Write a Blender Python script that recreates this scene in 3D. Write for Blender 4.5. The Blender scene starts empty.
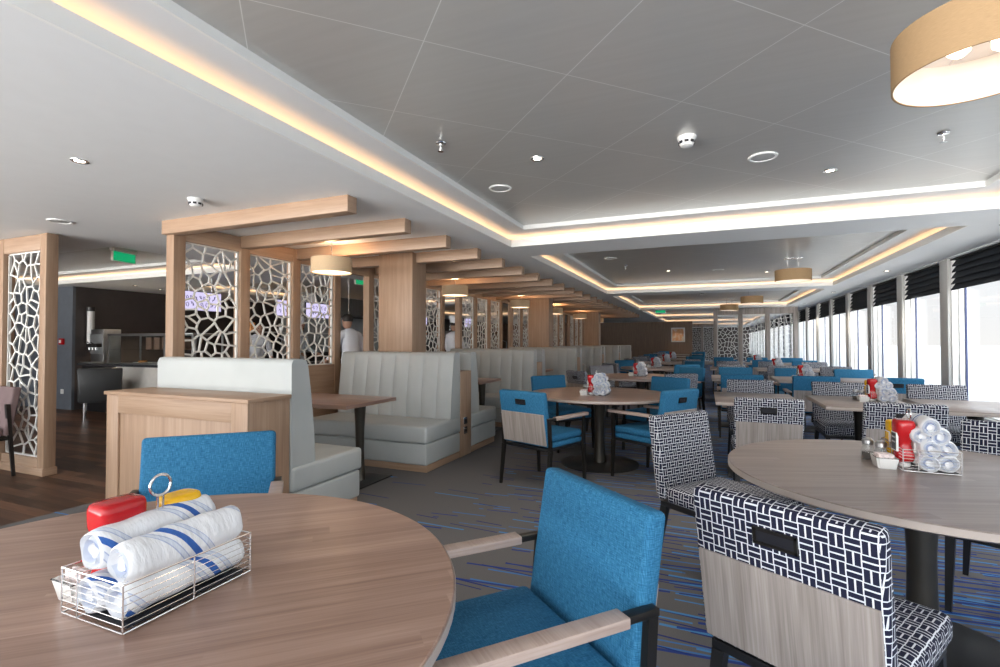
import bpy, bmesh, math, random
from mathutils import Vector, Matrix
random.seed(7)
PI = math.pi
R = math.radians
sc = bpy.context.scene
COL = sc.collection

# ------------------------------------------------------------------ materials
class NT:
    def __init__(s, name):
        s.m = bpy.data.materials.new(name); s.m.use_nodes = True
        s.t = s.m.node_tree; s.n = s.t.nodes; s.l = s.t.links
        s.b = s.n['Principled BSDF']
    def node(s, typ, **kw):
        n = s.n.new(typ)
        for k, v in kw.items(): setattr(n, k, v)
        return n
    def put(s, sock, v):
        if v is None: return
        if hasattr(v, 'is_output') or isinstance(v, bpy.types.NodeSocket): s.l.new(v, sock)
        else: sock.default_value = v
    def math(s, op, a, b=None, c=None, clamp=False):
        n = s.node('ShaderNodeMath', operation=op, use_clamp=clamp)
        for i, v in enumerate((a, b, c)):
            if v is not None: s.put(n.inputs[i], v)
        return n.outputs[0]
    def mix(s, f, a, b, typ='MIX'):
        n = s.node('ShaderNodeMix', data_type='RGBA', blend_type=typ)
        s.put(n.inputs[0], f); s.put(n.inputs[6], a if not isinstance(a, tuple) else (*a[:3], 1)); s.put(n.inputs[7], b if not isinstance(b, tuple) else (*b[:3], 1))
        return n.outputs[2]
    def uv(s, scale=(1, 1, 1), rot=0, off=(0, 0, 0), src='UV'):
        c = s.node('ShaderNodeTexCoord'); m = s.node('ShaderNodeMapping')
        s.l.new(c.outputs[src], m.inputs[0]); m.inputs['Scale'].default_value = scale
        m.inputs['Rotation'].default_value = (0, 0, rot); m.inputs['Location'].default_value = off
        return m.outputs[0]
    def sep(s, v):
        n = s.node('ShaderNodeSeparateXYZ'); s.l.new(v, n.inputs[0]); return n.outputs
    def comb(s, x, y, z=0.0):
        n = s.node('ShaderNodeCombineXYZ')
        for i, v in enumerate((x, y, z)): s.put(n.inputs[i], v)
        return n.outputs[0]
    def noise(s, v, scale=5, detail=3, rough=.5):
        n = s.node('ShaderNodeTexNoise'); s.l.new(v, n.inputs['Vector'])
        n.inputs['Scale'].default_value = scale; n.inputs['Detail'].default_value = detail; n.inputs['Roughness'].default_value = rough
        return n.outputs['Fac']
    def white(s, v):
        n = s.node('ShaderNodeTexWhiteNoise', noise_dimensions='3D'); s.l.new(v, n.inputs['Vector']); return n.outputs
    def ramp(s, f, stops, interp='LINEAR'):
        n = s.node('ShaderNodeValToRGB'); s.put(n.inputs[0], f); e = n.color_ramp.elements; n.color_ramp.interpolation = interp
        while len(e) < len(stops): e.new(.5)
        for q, (p, c) in zip(e, stops): q.position = p; q.color = (*c[:3], 1)
        return n.outputs[0]
    def bump(s, h, st=.2, d=.002):
        n = s.node('ShaderNodeBump'); n.inputs['Strength'].default_value = st; n.inputs['Distance'].default_value = d
        s.l.new(h, n.inputs['Height']); s.l.new(n.outputs[0], s.b.inputs['Normal'])
    def base(s, c, rough=.5, metal=0, spec=.5):
        s.put(s.b.inputs['Base Color'], c if not isinstance(c, tuple) else (*c[:3], 1))
        s.put(s.b.inputs['Roughness'], rough); s.b.inputs['Metallic'].default_value = metal
        s.b.inputs['Specular IOR Level'].default_value = spec
        return s.m

def plain(name, c, rough=.5, metal=0, spec=.5, var=.06, vs=8):
    t = NT(name)
    f = t.noise(t.uv(src='Object'), vs, 2)
    lo = tuple(x * (1 - var) for x in c); hi = tuple(min(1, x * (1 + var)) for x in c)
    return t.base(t.ramp(f, [(.3, lo), (.7, hi)]), rough, metal, spec)

def emit(name, c, st):
    t = NT(name); t.base((0, 0, 0), .5)
    t.b.inputs['Emission Color'].default_value = (*c, 1); t.b.inputs['Emission Strength'].default_value = st
    return t.m

def wood(name, c1, c2, c3, along='y', rough=.45, strip=None, spec=.4, contrast=1.):
    """straight-grained veneer, UV in metres, grain along the named UV axis"""
    t = NT(name)
    v = t.uv(rot=(0 if along == 'y' else PI / 2))
    o = t.sep(v); x, y = o[0], o[1]
    if strip:
        w, ln = strip
        row = t.math('FLOOR', t.math('DIVIDE', x, w))
        r1 = t.white(t.comb(row, 3.3))[0]
        seg = t.math('FLOOR', t.math('ADD', t.math('DIVIDE', y, ln), t.math('MULTIPLY', r1, 7.)))
        rnd = t.white(t.comb(row, seg, 1.7))[0]
    else: rnd = None
    off = t.math('MULTIPLY', rnd, 9.) if rnd is not None else 0.0
    g1 = t.noise(t.comb(t.math('MULTIPLY', x, 26.), t.math('ADD', t.math('MULTIPLY', y, 1.1), off)), 1, 4, .6)
    g2 = t.noise(t.comb(t.math('MULTIPLY', x, 150.), t.math('ADD', t.math('MULTIPLY', y, 3.), off)), 1, 2, .6)
    f = t.math('ADD', t.math('MULTIPLY', g1, .65), t.math('MULTIPLY', g2, .35))
    if rnd is not None: f = t.math('ADD', f, t.math('MULTIPLY', t.math('SUBTRACT', rnd, .5), .16))
    col = t.ramp(f, [(.5 - .2 / contrast, c1), (.5, c2), (.5 + .2 / contrast, c3)])
    t.bump(g2, .08, .001)
    return t.base(col, rough, 0, spec)

OAK = wood('oak_light', (.29, .180, .118), (.38, .25, .165), (.45, .315, .22), 'y')
OAKH = wood('oak_light_flat', (.29, .180, .118), (.38, .25, .165), (.45, .315, .22), 'x')
TOP = wood('walnut_table_laminate', (.235, .140, .105), (.335, .215, .165), (.44, .30, .235), 'x', .3, (.055, .9), .5, 1.1)
TOPG = wood('grey_table_laminate', (.19, .15, .135), (.26, .215, .195), (.33, .28, .26), 'x', .3, (.055, .9), .5, 1.1)
EDGE = plain('laminate_edge', (.42, .36, .32), .45)
GREYWOOD = wood('grey_veneer', (.17, .145, .125), (.31, .27, .245), (.45, .40, .37), 'y', .5)
ARMWOOD = wood('arm_wood', (.33, .24, .20), (.44, .34, .29), (.52, .42, .37), 'x', .4)
DARKMETAL = plain('dark_bronze_metal', (.028, .025, .022), .38, .6)
BLACK = plain('black_lacquer', (.012, .012, .013), .35)
BRONZE = plain('bronze_column', (.10, .09, .075), .3, .8)
CHROME = plain('chrome', (.80, .80, .80), .12, 1, var=.01)
STEEL = plain('brushed_steel', (.52, .53, .54), .3, 1)
WHITE = plain('white_paint', (.80, .82, .83), .55, var=.01)
TRIMW = plain('trim_white', (.84, .85, .83), .5, var=.01)
CERAMIC = plain('white_ceramic', (.82, .82, .80), .15, var=.01)
PLASTW = plain('white_plastic', (.78, .78, .76), .35, var=.01)
RED = plain('ketchup_red', (.45, .010, .014), .16, var=.03)
YELLOW = plain('mustard_yellow', (.85, .47, .01), .2, var=.03)
LABELB = plain('label_black', (.015, .015, .02), .4)
DARKWALL = plain('dark_brown_wall', (.075, .062, .058), .5)
BLUEGREY = plain('blue_grey_wall', (.12, .135, .16), .55)
GREEN = emit('exit_green', (.0, .42, .16), .55)
LEDW = emit('cove_led_warm', (1., .56, .28), 4.0)
LAMPIN = emit('lamp_bulb_glow', (1., .74, .52), 6.)
DOWNL = emit('downlight_glow', (1., .88, .72), 8.)
MENU = emit('menu_screen_face', (.55, .50, .75), .9)
INK = plain('dark_ink', (.03, .02, .10), .5)

def m_leather():
    t = NT('pale_leather'); v = t.uv()
    h = t.noise(v, 220, 2)
    f = t.noise(v, 3, 2)
    t.bump(h, .12, .0006)
    return t.base(t.ramp(f, [(.3, (.42, .445, .44)), (.7, (.47, .495, .49))]), .42, 0, .45)
LEATHER = m_leather()
SEAM = plain('leather_seam', (.30, .32, .31), .6)

def m_blue():
    t = NT('blue_woven_fabric'); v = t.uv()
    o = t.sep(v)
    a = t.noise(t.comb(t.math('MULTIPLY', o[0], 420.), t.math('MULTIPLY', o[1], 45.)), 1, 2)
    b = t.noise(t.comb(t.math('MULTIPLY', o[0], 45.), t.math('MULTIPLY', o[1], 420.)), 1, 2)
    f = t.math('ADD', t.math('MULTIPLY', a, .5), t.math('MULTIPLY', b, .5))
    t.bump(f, .25, .0008)
    return t.base(t.ramp(f, [(.34, (.009, .083, .175)), (.5, (.022, .142, .275)), (.66, (.06, .23, .39))]), .8, 0, .25)
BLUE = m_blue()

def m_weave(name='basket_weave_fabric', c=.034, white=(.66, .68, .72), navy=(.012, .014, .035)):
    t = NT(name); o = t.sep(t.uv(scale=(1 / c, 1 / c, 1), off=(.25, .4, 0)))
    x, y = o[0], o[1]
    par = t.math('MODULO', t.math('ADD', t.math('ADD', t.math('FLOOR', x), t.math('FLOOR', y)), 2000.), 2.)
    fx, fy = t.math('FRACT', x), t.math('FRACT', y)
    def bars(p, q):  # two bars across p, running along q
        s2 = t.math('ABSOLUTE', t.math('SUBTRACT', t.math('FRACT', t.math('MULTIPLY', p, 2.)), .5))
        e = t.math('ABSOLUTE', t.math('SUBTRACT', q, .5))
        return t.math('MULTIPLY', t.math('LESS_THAN', s2, .375), t.math('LESS_THAN', e, .475))
    A, B = bars(fx, fy), bars(fy, fx)
    f = t.math('ADD', t.math('MULTIPLY', A, t.math('SUBTRACT', 1., par)), t.math('MULTIPLY', B, par))
    t.bump(f, .3, .001)
    return t.base(t.mix(f, white, navy), .8, 0, .2)
WEAVE = m_weave()
m_gf = plain('mauve_fabric', (.20, .14, .14), .85)

def m_carpet():
    t = NT('floor_carpet'); o0 = t.uv(src='Object')
    big = t.noise(o0, 1.2, 3); fine = t.noise(o0, 260, 2)
    base = t.mix(fine, (.095, .092, .092), (.18, .175, .175))
    base = t.mix(t.math('MULTIPLY', t.math('SUBTRACT', big, .35), .5, clamp=True), base, (.16, .15, .148))
    X = t.sep(o0)[0]; Yw = t.sep(o0)[1]
    dens0 = t.math('MULTIPLY', t.math('ADD', X, 2.1), .34, clamp=True)
    # the stripes are dense along the window side, sparse towards the booths
    cols = [((.05, .20, .50), .047, 2), ((.012, .03, .17), .043, 11), ((.07, .26, .55), .065, 23), ((.015, .045, .24), .065, 37)]
    col = base
    for k, (c, pitch, sd) in enumerate(cols):
        ang = (-.05, .07, .02, -.09)[k]
        w = t.sep(t.uv(src='Object', rot=ang, off=(sd * 1.37, sd * .77, 0)))
        row = t.math('FLOOR', t.math('DIVIDE', w[1], pitch))
        r = t.white(t.comb(row, float(sd)))[0]
        lx = t.math('ADD', t.math('MULTIPLY', w[0], 1.7), t.math('MULTIPLY', r, 13.))
        seg = t.math('FLOOR', lx); fr = t.math('FRACT', lx)
        r2 = t.white(t.comb(row, seg, float(sd)))[0]
        r3 = t.white(t.comb(row, seg, float(sd) + 5))[0]
        on = t.math('LESS_THAN', r2, t.math('ADD', t.math('MULTIPLY', dens0, .55), .02))
        fy = t.math('ABSOLUTE', t.math('SUBTRACT', t.math('FRACT', t.math('DIVIDE', w[1], pitch)), .5))
        ln = t.math('LESS_THAN', fy, t.math('ADD', .09, t.math('MULTIPLY', r3, .07)))
        endm = t.math('LESS_THAN', fr, t.math('ADD', .55, t.math('MULTIPLY', r3, .5)))
        f = t.math('MULTIPLY', t.math('MULTIPLY', on, ln), t.math('MULTIPLY', endm, .85))
        col = t.mix(f, col, c)
    t.bump(fine, .5, .003)
    return t.base(col, .95, 0, .1)
CARPET = m_carpet()

def m_plank():
    t = NT('dark_plank_floor'); o = t.sep(t.uv(src='Object'))
    row = t.math('FLOOR', t.math('DIVIDE', o[1], .11))
    r = t.white(t.comb(row, 1.))[0]
    lx = t.math('ADD', t.math('DIVIDE', o[0], .75), t.math('MULTIPLY', r, 9.))
    rn = t.white(t.comb(row, t.math('FLOOR', lx), 2.))[0]
    g = t.noise(t.comb(t.math('MULTIPLY', o[0], 2.5), t.math('MULTIPLY', o[1], 40.), t.math('MULTIPLY', rn, 9.)), 1, 4)
    f = t.math('ADD', t.math('MULTIPLY', g, .5), t.math('MULTIPLY', rn, .5))
    col = t.ramp(f, [(.2, (.045, .023, .014)), (.5, (.095, .048, .028)), (.8, (.18, .09, .05))])
    gap = t.math('LESS_THAN', t.math('FRACT', t.math('DIVIDE', o[1], .11)), .03)
    col = t.mix(gap, col, (.01, .007, .005))
    return t.base(col, .42, 0, .25)
PLANK = m_plank()

def m_panel():
    """satin grey ceiling panels laid on the diagonal, with pale joints"""
    t = NT('ceiling_metal_panel'); o = t.sep(t.uv(src='Object'))
    u = t.math('DIVIDE', t.math('SUBTRACT', t.math('SUBTRACT', o[1], o[0]), 2.82), .95)
    v = t.math('DIVIDE', t.math('SUBTRACT', t.math('ADD', o[1], o[0]), .68), .96)
    def ln(q):
        f = t.math('ABSOLUTE', t.math('SUBTRACT', t.math('FRACT', t.math('ADD', q, 100.5)), .5))
        return t.math('LESS_THAN', f, .0032)
    a = t.math('MAXIMUM', ln(u), ln(v))
    n = t.noise(t.comb(t.math('MULTIPLY', o[0], 2.), t.math('MULTIPLY', o[1], 30.)), 1, 3)
    col = t.ramp(n, [(.3, (.53, .52, .495)), (.7, (.56, .55, .525))])
    col = t.mix(a, col, (.78, .78, .76))
    t.bump(t.math('SUBTRACT', 1., a), .3, .001)
    return t.base(col, .30, .35, .5)
PANEL = m_panel()

def m_shadefab(name, c):
    t = NT(name); v = t.sep(t.uv())
    f = t.noise(t.comb(t.math('MULTIPLY', v[0], 60.), t.math('MULTIPLY', v[1], 900.)), 1, 2)
    lo = tuple(x * .88 for x in c); hi = tuple(min(1, x * 1.1) for x in c)
    t.b.inputs['Transmission Weight'].default_value = 0
    return t.base(t.ramp(f, [(.3, lo), (.7, hi)]), .7, 0, .2)
SHADE = m_shadefab('tan_lamp_fabric', (.36, .24, .13))
LINING = plain('lamp_lining_white', (.78, .76, .74), .6)
SHADEW = m_shadefab('cream_lamp_fabric', (.62, .47, .30))
ROMAN = m_shadefab('black_roman_fabric', (.028, .033, .040))

def m_napkin():
    t = NT('striped_napkin_cloth'); o = t.sep(t.uv())
    s = t.math('FRACT', t.math('ADD', t.math('ADD', t.math('MULTIPLY', o[1], 1.35), t.math('MULTIPLY', o[0], 1.0)), 10.1))
    col = t.ramp(s, [(0, (.76, .77, .79)), (.26, (.40, .46, .62)), (.275, (.62, .66, .74)), (.325, (.40, .46, .62)), (.34, (.76, .77, .79)),
                     (.41, (.045, .13, .42)), (.50, (.76, .77, .79)), (.58, (.40, .46, .62)), (.595, (.62, .66, .74)), (.645, (.40, .46, .62)), (.66, (.76, .77, .79))], 'CONSTANT')
    h = t.noise(t.uv(scale=(3, 9, 1)), 2.2, 3)
    t.bump(h, .6, .006)
    return t.base(col, .85, 0, .2)
NAPKIN = m_napkin()

def m_glass(name, tint, refl=.04):
    t = NT(name); n, l = t.n, t.l
    tr = n.new('ShaderNodeBsdfTransparent'); tr.inputs[0].default_value = (*tint, 1)
    gl = n.new('ShaderNodeBsdfGlossy'); gl.inputs['Roughness'].default_value = .02
    fr = n.new('ShaderNodeFresnel'); fr.inputs[0].default_value = 1.45
    mx = n.new('ShaderNodeMixShader'); geo = n.new('ShaderNodeNewGeometry'); mu = n.new('ShaderNodeMath'); mu.operation = 'MULTIPLY_ADD'
    l.new(geo.outputs['Backfacing'], mu.inputs[0]); mu.inputs[1].default_value = -1; mu.inputs[2].default_value = 1
    m3 = n.new('ShaderNodeMath'); m3.operation = 'MULTIPLY'; l.new(mu.outputs[0], m3.inputs[0]); l.new(fr.outputs[0], m3.inputs[1])
    l.new(m3.outputs[0], mx.inputs[0]); l.new(tr.outputs[0], mx.inputs[1]); l.new(gl.outputs[0], mx.inputs[2])
    l.new(mx.outputs[0], n['Material Output'].inputs[0]); n.remove(t.b)
    return t.m
GLASS = m_glass('window_glass', (.97, .98, .99))
GLASS2 = m_glass('counter_glass', (.92, .95, .95))

def m_lattice():
    return plain('white_lattice', (.76, .76, .73), .5, var=.01)
LATT = m_lattice()
SHIRT = plain('white_cook_cloth', (.80, .82, .88), .85, var=.03)
SKIN = plain('skin', (.45, .26, .18), .5)
HAIR = plain('dark_hair', (.02, .015, .012), .6)
TROUS = plain('dark_trousers', (.03, .03, .035), .8)
FOODR = plain('food_red', (.50, .06, .03), .5, var=.4, vs=40)
FOODO = plain('food_orange', (.65, .28, .08), .5, var=.4, vs=40)
SUGAR = plain('sugar_packets', (.72, .62, .60), .6, var=.3, vs=60)
SALT = plain('salt_white', (.75, .74, .70), .6)
PEPPER = plain('pepper_grey', (.12, .10, .09), .6)
COUNTER = plain('counter_dark_stone', (.04, .04, .045), .2)
SEA = plain('sea_water', (.34, .34, .33), .4, var=.1, vs=.2)
PIC = NT('poster_art')
_n = PIC.noise(PIC.uv(src='Object'), 3.0, 3)
PIC = PIC.base(PIC.ramp(_n, [(.35, (.75, .68, .58)), (.5, (.70, .33, .14)), (.65, (.80, .74, .64))]), .5)

# ------------------------------------------------------------------ mesh building
class MB:
    def __init__(s): s.bm = bmesh.new(); s.custom_uv = False
    def _merge(s, b, M=None):
        if M is not None: bmesh.ops.transform(b, matrix=M, verts=b.verts)
        me = bpy.data.meshes.new('tmp'); b.to_mesh(me); b.free()
        s.bm.from_mesh(me); bpy.data.meshes.remove(me)
        return s
    def box(s, x0, x1, y0, y1, z0, z1, r=0, seg=2, M=None):
        b = bmesh.new(); bmesh.ops.create_cube(b, size=1)
        T = Matrix.Translation(((x0 + x1) / 2, (y0 + y1) / 2, (z0 + z1) / 2)) @ Matrix.Diagonal((abs(x1 - x0), abs(y1 - y0), abs(z1 - z0), 1))
        bmesh.ops.transform(b, matrix=T, verts=b.verts)
        if r > 0:
            r = min(r, .49 * min(abs(x1 - x0), abs(y1 - y0), abs(z1 - z0)))
            bmesh.ops.bevel(b, geom=b.edges[:], offset=r, segments=seg, profile=.5, affect='EDGES')
        return s._merge(b, M)
    def bar(s, p, q, w, d=None, w2=None, d2=None):
        """tapered square bar from p to q"""
        d = d or w; w2 = w2 or w; d2 = d2 or (w2 if d == w else d)
        p, q = Vector(p), Vector(q); b = s.bm; vs = []
        for c, (a, e) in ((p, (w, d)), (q, (w2, d2))):
            for sx, sy in ((-1, -1), (1, -1), (1, 1), (-1, 1)): vs.append(b.verts.new((c.x + sx * a / 2, c.y + sy * e / 2, c.z)))
        f = [(3, 2, 1, 0), (4, 5, 6, 7)] + [(i, (i + 1) % 4, (i + 1) % 4 + 4, i + 4) for i in range(4)]
        if q.z < p.z: f = [tuple(reversed(t)) for t in f]
        for t in f: b.faces.new([vs[i] for i in t])
        return s
    def tube(s, pts, r, n=8, closed=False, caps=True):
        pts = [Vector(p) for p in pts]; b = s.bm; rings = []; N = len(pts)
        up = None
        for i, p in enumerate(pts):
            if closed: t = (pts[(i + 1) % N] - pts[i - 1])
            else: t = pts[min(i + 1, N - 1)] - pts[max(i - 1, 0)]
            t.normalize()
            if up is None: up = Vector((0, 0, 1)) if abs(t.z) < .9 else Vector((1, 0, 0))
            a = t.cross(up)
            if a.length < 1e-5: a = t.orthogonal()
            a.normalize(); c = a.cross(t).normalized(); up = c
            rr = r[i] if isinstance(r, (list, tuple)) else r
            rings.append([b.verts.new(p + (a * math.cos(2 * PI * k / n) + c * math.sin(2 * PI * k / n)) * rr) for k in range(n)])
        rng = range(N) if closed else range(N - 1)
        for i in rng:
            A, B = rings[i], rings[(i + 1) % N]
            for k in range(n): b.faces.new((A[k], A[(k + 1) % n], B[(k + 1) % n], B[k]))
        if caps and not closed:
            b.faces.new(rings[0][::-1]); b.faces.new(rings[-1])
        return s
    def lathe(s, prof, n=32, c=(0, 0, 0), sx=1, sy=1, M=None, cap=True):
        b = bmesh.new(); rings = []
        for r, z in prof:
            rings.append([b.verts.new((c[0] + math.cos(2 * PI * k / n) * r * sx, c[1] + math.sin(2 * PI * k / n) * r * sy, c[2] + z)) for k in range(n)])
        for A, B in zip(rings, rings[1:]):
            for k in range(n): b.faces.new((A[k], A[(k + 1) % n], B[(k + 1) % n], B[k]))
        if cap: b.faces.new(rings[0][::-1]); b.faces.new(rings[-1])
        bmesh.ops.recalc_face_normals(b, faces=b.faces)
        return s._merge(b, M)
    def prism(s, poly, a0, a1, axis='x', M=None, r=0):
        """polygon in the two other axes extruded along axis"""
        b = bmesh.new()
        def P(u, v, a): return {'x': (a, u, v), 'y': (u, a, v), 'z': (u, v, a)}[axis]
        A = [b.verts.new(P(u, v, a0)) for u, v in poly]; B = [b.verts.new(P(u, v, a1)) for u, v in poly]
        n = len(poly); b.faces.new(A[::-1]); b.faces.new(B)
        for i in range(n): b.faces.new((A[i], A[(i + 1) % n], B[(i + 1) % n], B[i]))
        bmesh.ops.recalc_face_normals(b, faces=b.faces)
        if r: bmesh.ops.bevel(b, geom=b.edges[:], offset=r, segments=2, profile=.5, affect='EDGES')
        return s._merge(b, M)
    def quad(s, pts):
        s.bm.faces.new([s.bm.verts.new(p) for p in pts]); return s
    def xf(s, M): bmesh.ops.transform(s.bm, matrix=M, verts=s.bm.verts); return s
    def build(s, name, mat, parent=None, smooth=35, uv=True):
        me = bpy.data.meshes.new(name); s.bm.normal_update()
        if uv and not s.custom_uv:
            L = s.bm.loops.layers.uv.verify()
            for f in s.bm.faces:
                n = f.normal; ax = max(range(3), key=lambda i: abs(n[i]))
                for l in f.loops:
                    c = l.vert.co
                    l[L].uv = ((c.y, c.z), (c.x, c.z), (c.x, c.y))[ax]
        s.bm.to_mesh(me); s.bm.free()
        me.materials.append(mat)
        if smooth:
            for p in me.polygons: p.use_smooth = True
            me.set_sharp_from_angle(angle=R(smooth))
        o = bpy.data.objects.new(name, me); COL.objects.link(o)
        if parent is not None: o.parent = parent
        return o

def tag(o, label=None, cat=None, group=None, kind=None):
    if label: o['label'] = label
    if cat: o['category'] = cat
    if group: o['group'] = group
    if kind: o['kind'] = kind
    return o
def empty(name, loc=(0, 0, 0), rz=0):
    o = bpy.data.objects.new(name, None); COL.objects.link(o); o.location = loc; o.rotation_euler = (0, 0, rz)
    o.empty_display_size = .1; return o
def struct(o): o['kind'] = 'structure'; return o
def kids(o): return [c for c in bpy.data.objects if c.parent == o]
KIDS = {}
def copy_tree(src, parent=None):
    c = src.copy(); COL.objects.link(c)
    if parent is not None: c.parent = parent
    if src not in KIDS: KIDS[src] = kids(src)
    for ch in KIDS[src]: copy_tree(ch, c)
    return c
class Proto:
    """first use takes the prototype itself, later uses copy it with its parts"""
    def __init__(s, fn): s.fn = fn; s.o = None
    def put(s, loc, rz=0, label=None, group=None, cat=None, sc_=None):
        scale = (sc_,) * 3 if sc_ else None
        if s.o is None: s.o = s.fn(); o = s.o; s.used = True
        else: o = copy_tree(s.o)
        o.location = loc; o.rotation_euler = (0, 0, rz)
        if scale: o.scale = scale
        tag(o, label, cat, group); return o
ORD = ['first', 'second', 'third', 'fourth', 'fifth', 'sixth', 'seventh', 'eighth', 'ninth', 'tenth', 'eleventh', 'twelfth', 'thirteenth', 'fourteenth',
       'fifteenth', 'sixteenth', 'seventeenth', 'eighteenth', 'nineteenth', 'twentieth', 'twenty-first', 'twenty-second', 'twenty-third', 'twenty-fourth']

C = 2.37                     # soffit height
RING, INNER = 2.50, 2.545    # coffer ring and inner panel heights
YF, YB = 40.0, -3.0
XR = 2.84                    # room side of the window pillars
XL = -13.2

# ------------------------------------------------------------------ floor
f = MB().box(-4.6, 3.3, YB, YF, -.1, 0).build('floor', CARPET); struct(f)
f = MB().box(XL, -4.6, YB, YF, -.1, .0).build('floor', PLANK); struct(f)
# ------------------------------------------------------------------ ceiling with coffers
coffers = [(-2.04, 2.25, -.65, 5.2), (-2.04, 2.25, 5.82, 11.1), (-2.04, 2.25, 11.7, 16.95), (-2.04, 2.25, 17.55, 22.8), (-2.04, 2.25, 23.4, 28.65), (-2.04, 2.25, 29.25, 34.5)]
left_coffers = [(-11.6, -6.1, 3.43, 5.35), (-9.6, -5.5, 6.6, 12.4), (-9.6, -5.5, 13.2, 19.0)]
def soffit_fill(xa, xb, ya, yb, cs):
    mb = MB(); y = ya
    for (x0, x1, y0, y1) in sorted(cs, key=lambda c: c[2]):
        if y0 > y: mb.box(xa, xb, y, y0, C, C + .02)
        mb.box(xa, x0, max(y0, ya), y1, C, C + .02); mb.box(x1, xb, max(y0, ya), y1, C, C + .02); y = y1
    mb.box(xa, xb, y, yb, C, C + .02)
    return struct(mb.build('ceiling', WHITE, smooth=0))
soffit_fill(-4.35, 3.3, YB, YF, coffers)
soffit_fill(XL, -4.35, YB, YF, left_coffers)
struct(MB().box(XL - .2, 3.4, YB, YF, 2.62, 2.7).build('ceiling', WHITE, smooth=0))
tn = [0]
def trim(mb, mat, smooth=0):
    tn[0] += 1; return struct(mb.build('trim_%d' % tn[0], mat, smooth=smooth))
for (x0, x1, y0, y1) in coffers + left_coffers:
    def ringboxes(i0, i1, z0, z1):   # ring between offset i0 (outer) and i1 (inner), offsets measured inwards
        mb = MB(); a, b = i0, i1
        mb.box(x0 + a, x0 + b, y0 + a, y1 - a, z0, z1); mb.box(x1 - b, x1 - a, y0 + a, y1 - a, z0, z1)
        mb.box(x0 + b, x1 - b, y0 + a, y0 + b, z0, z1); mb.box(x0 + b, x1 - b, y1 - b, y1 - a, z0, z1)
        return mb
    trim(ringboxes(0, .02, C, C + .075), TRIMW)           # lip
    trim(ringboxes(-.17, -.15, C, RING), WHITE)            # back of the trough
    trim(ringboxes(-.15, .235, RING, RING + .02), WHITE)     # ring
    trim(ringboxes(.235, .25, RING, INNER), TRIMW)           # bright step
    trim(ringboxes(-.10, -.07, C + .02, C + .032), LEDW)   # hidden light strip
    struct(MB().box(x0 + .25, x1 - .25, y0 + .25, y1 - .25, INNER, INNER + .02).build('ceiling', PANEL, smooth=0))
# ------------------------------------------------------------------ window wall
WP = 1.585; W0 = 7.33 - 5 * WP
struct(MB().box(XR + .12, XR + .5, YB, YF, 0, .42).build('wall_right', WHITE, smooth=0))
struct(MB().box(XR + .0, XR + .5, YB, YF, C - .02, C + .3).build('wall_right', WHITE, smooth=0))
tm = MB().box(XR + .02, XR + .5, YB, YF, .42, .45).box(XR + .1, XR + .14, YB, YF, .0, .09); trim(tm, TRIMW)
NW = 26
DKBLUE = plain('window_gasket_navy', (.02, .035, .12), .4)
PILL = plain('pillar_grey', (.50, .50, .48), .5, var=.01)
GX = XR + .15
for k in range(NW):
    y = W0 + WP * k - WP / 2
    trim(MB().box(XR, GX - .01, y - .13, y + .10, 0, C, .004), PILL, 35)
    w = MB()
    ya, yb = y + .10, y + WP - .13
    # white jamb frames around the glass
    w.box(XR + .035, GX + .03, ya, ya + .022, .42, C).box(XR + .035, GX + .03, yb - .022, yb, .42, C)
    w.box(XR + .10, GX + .03, ya, ya + .045, .42, C).box(XR + .10, GX + .03, yb - .045, yb, .42, C)
    w.box(XR + .05, GX + .03, ya, yb, .42, .47).box(XR + .11, GX + .03, ya, yb, C - .05, C)
    wo = struct(w.build('window_%d' % (k + 1), TRIMW, smooth=0))
    MB().box(GX, GX + .02, ya + .045, ya + .057, .47, C - .05).box(GX, GX + .02, yb - .057, yb - .045, .47, C - .05).build('gasket', DKBLUE, wo, 0)
    MB().box(GX + .008, GX + .012, ya + .04, yb - .04, .46, C - .05).build('glass_pane', GLASS, wo, 0)
def make_shade():
    o = empty('roman_shade')
    mb = MB(); L = WP - .25; n = 5; prof = []
    zt = C - .035
    for i in range(n):
        z = zt - i * .075
        prof += [(.0 + .003 * i, z), (.040 + .003 * i, z - .062), (.046 + .003 * i, z - .084), (.02 + .003 * i, z - .080)]
    poly = [(x, z) for x, z in prof] + [(-.02, zt - n * .075 + .02), (-.02, zt)]
    m2 = [(XR + .085 - x, z) for x, z in poly]
    mb.prism(m2, -L / 2, L / 2, 'y')
    mb.build('shade_cloth', ROMAN, o, 20)
    MB().box(XR + .03, XR + .09, -L / 2, L / 2, C - .04, C - .022).build('head_rail', DARKMETAL, o)
    return o
shp = Proto(make_shade)
for k in range(4, NW):
    y = W0 + WP * k - .015
    shp.put((0, y, 0), 0, 'folded black roman shade in the %s window bay counted from the camera' % ORD[k - 4], 'roman shades above the windows', 'blind')
# far end wall and side walls
struct(MB().box(XL, -3.2, 27.5, 27.7, 0, C).box(-3.2, -.65, 27.5, 27.7, 0, C).build('wall_back', wood('veneer_wall', (.16, .10, .07), (.22, .145, .10), (.27, .18, .13), 'y'), smooth=0))
struct(MB().box(XL, 3.3, 39.8, 40, 0, C).build('wall_back', DARKWALL, smooth=0))
struct(MB().box(XL, 3.3, YB - .2, YB, 0, .3).box(XL, 3.3, YB - .2, YB, 2.3, 2.7).build('wall_front', WHITE, smooth=0))
struct(MB().box(XL - .2, XL, YB, YF, 0, 2.7).build('wall_left', DARKWALL, smooth=0))
struct(MB().box(-11.4, -11.2, 5.65, 26, 0, C).build('wall_left', DARKWALL, smooth=0))
struct(MB().box(XL, -11.4, 5.6, 5.8, 0, C).box(-11.4, -11.2, 5.6, 5.65, 0, C).build('wall_left', BLUEGREY, smooth=0))
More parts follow.
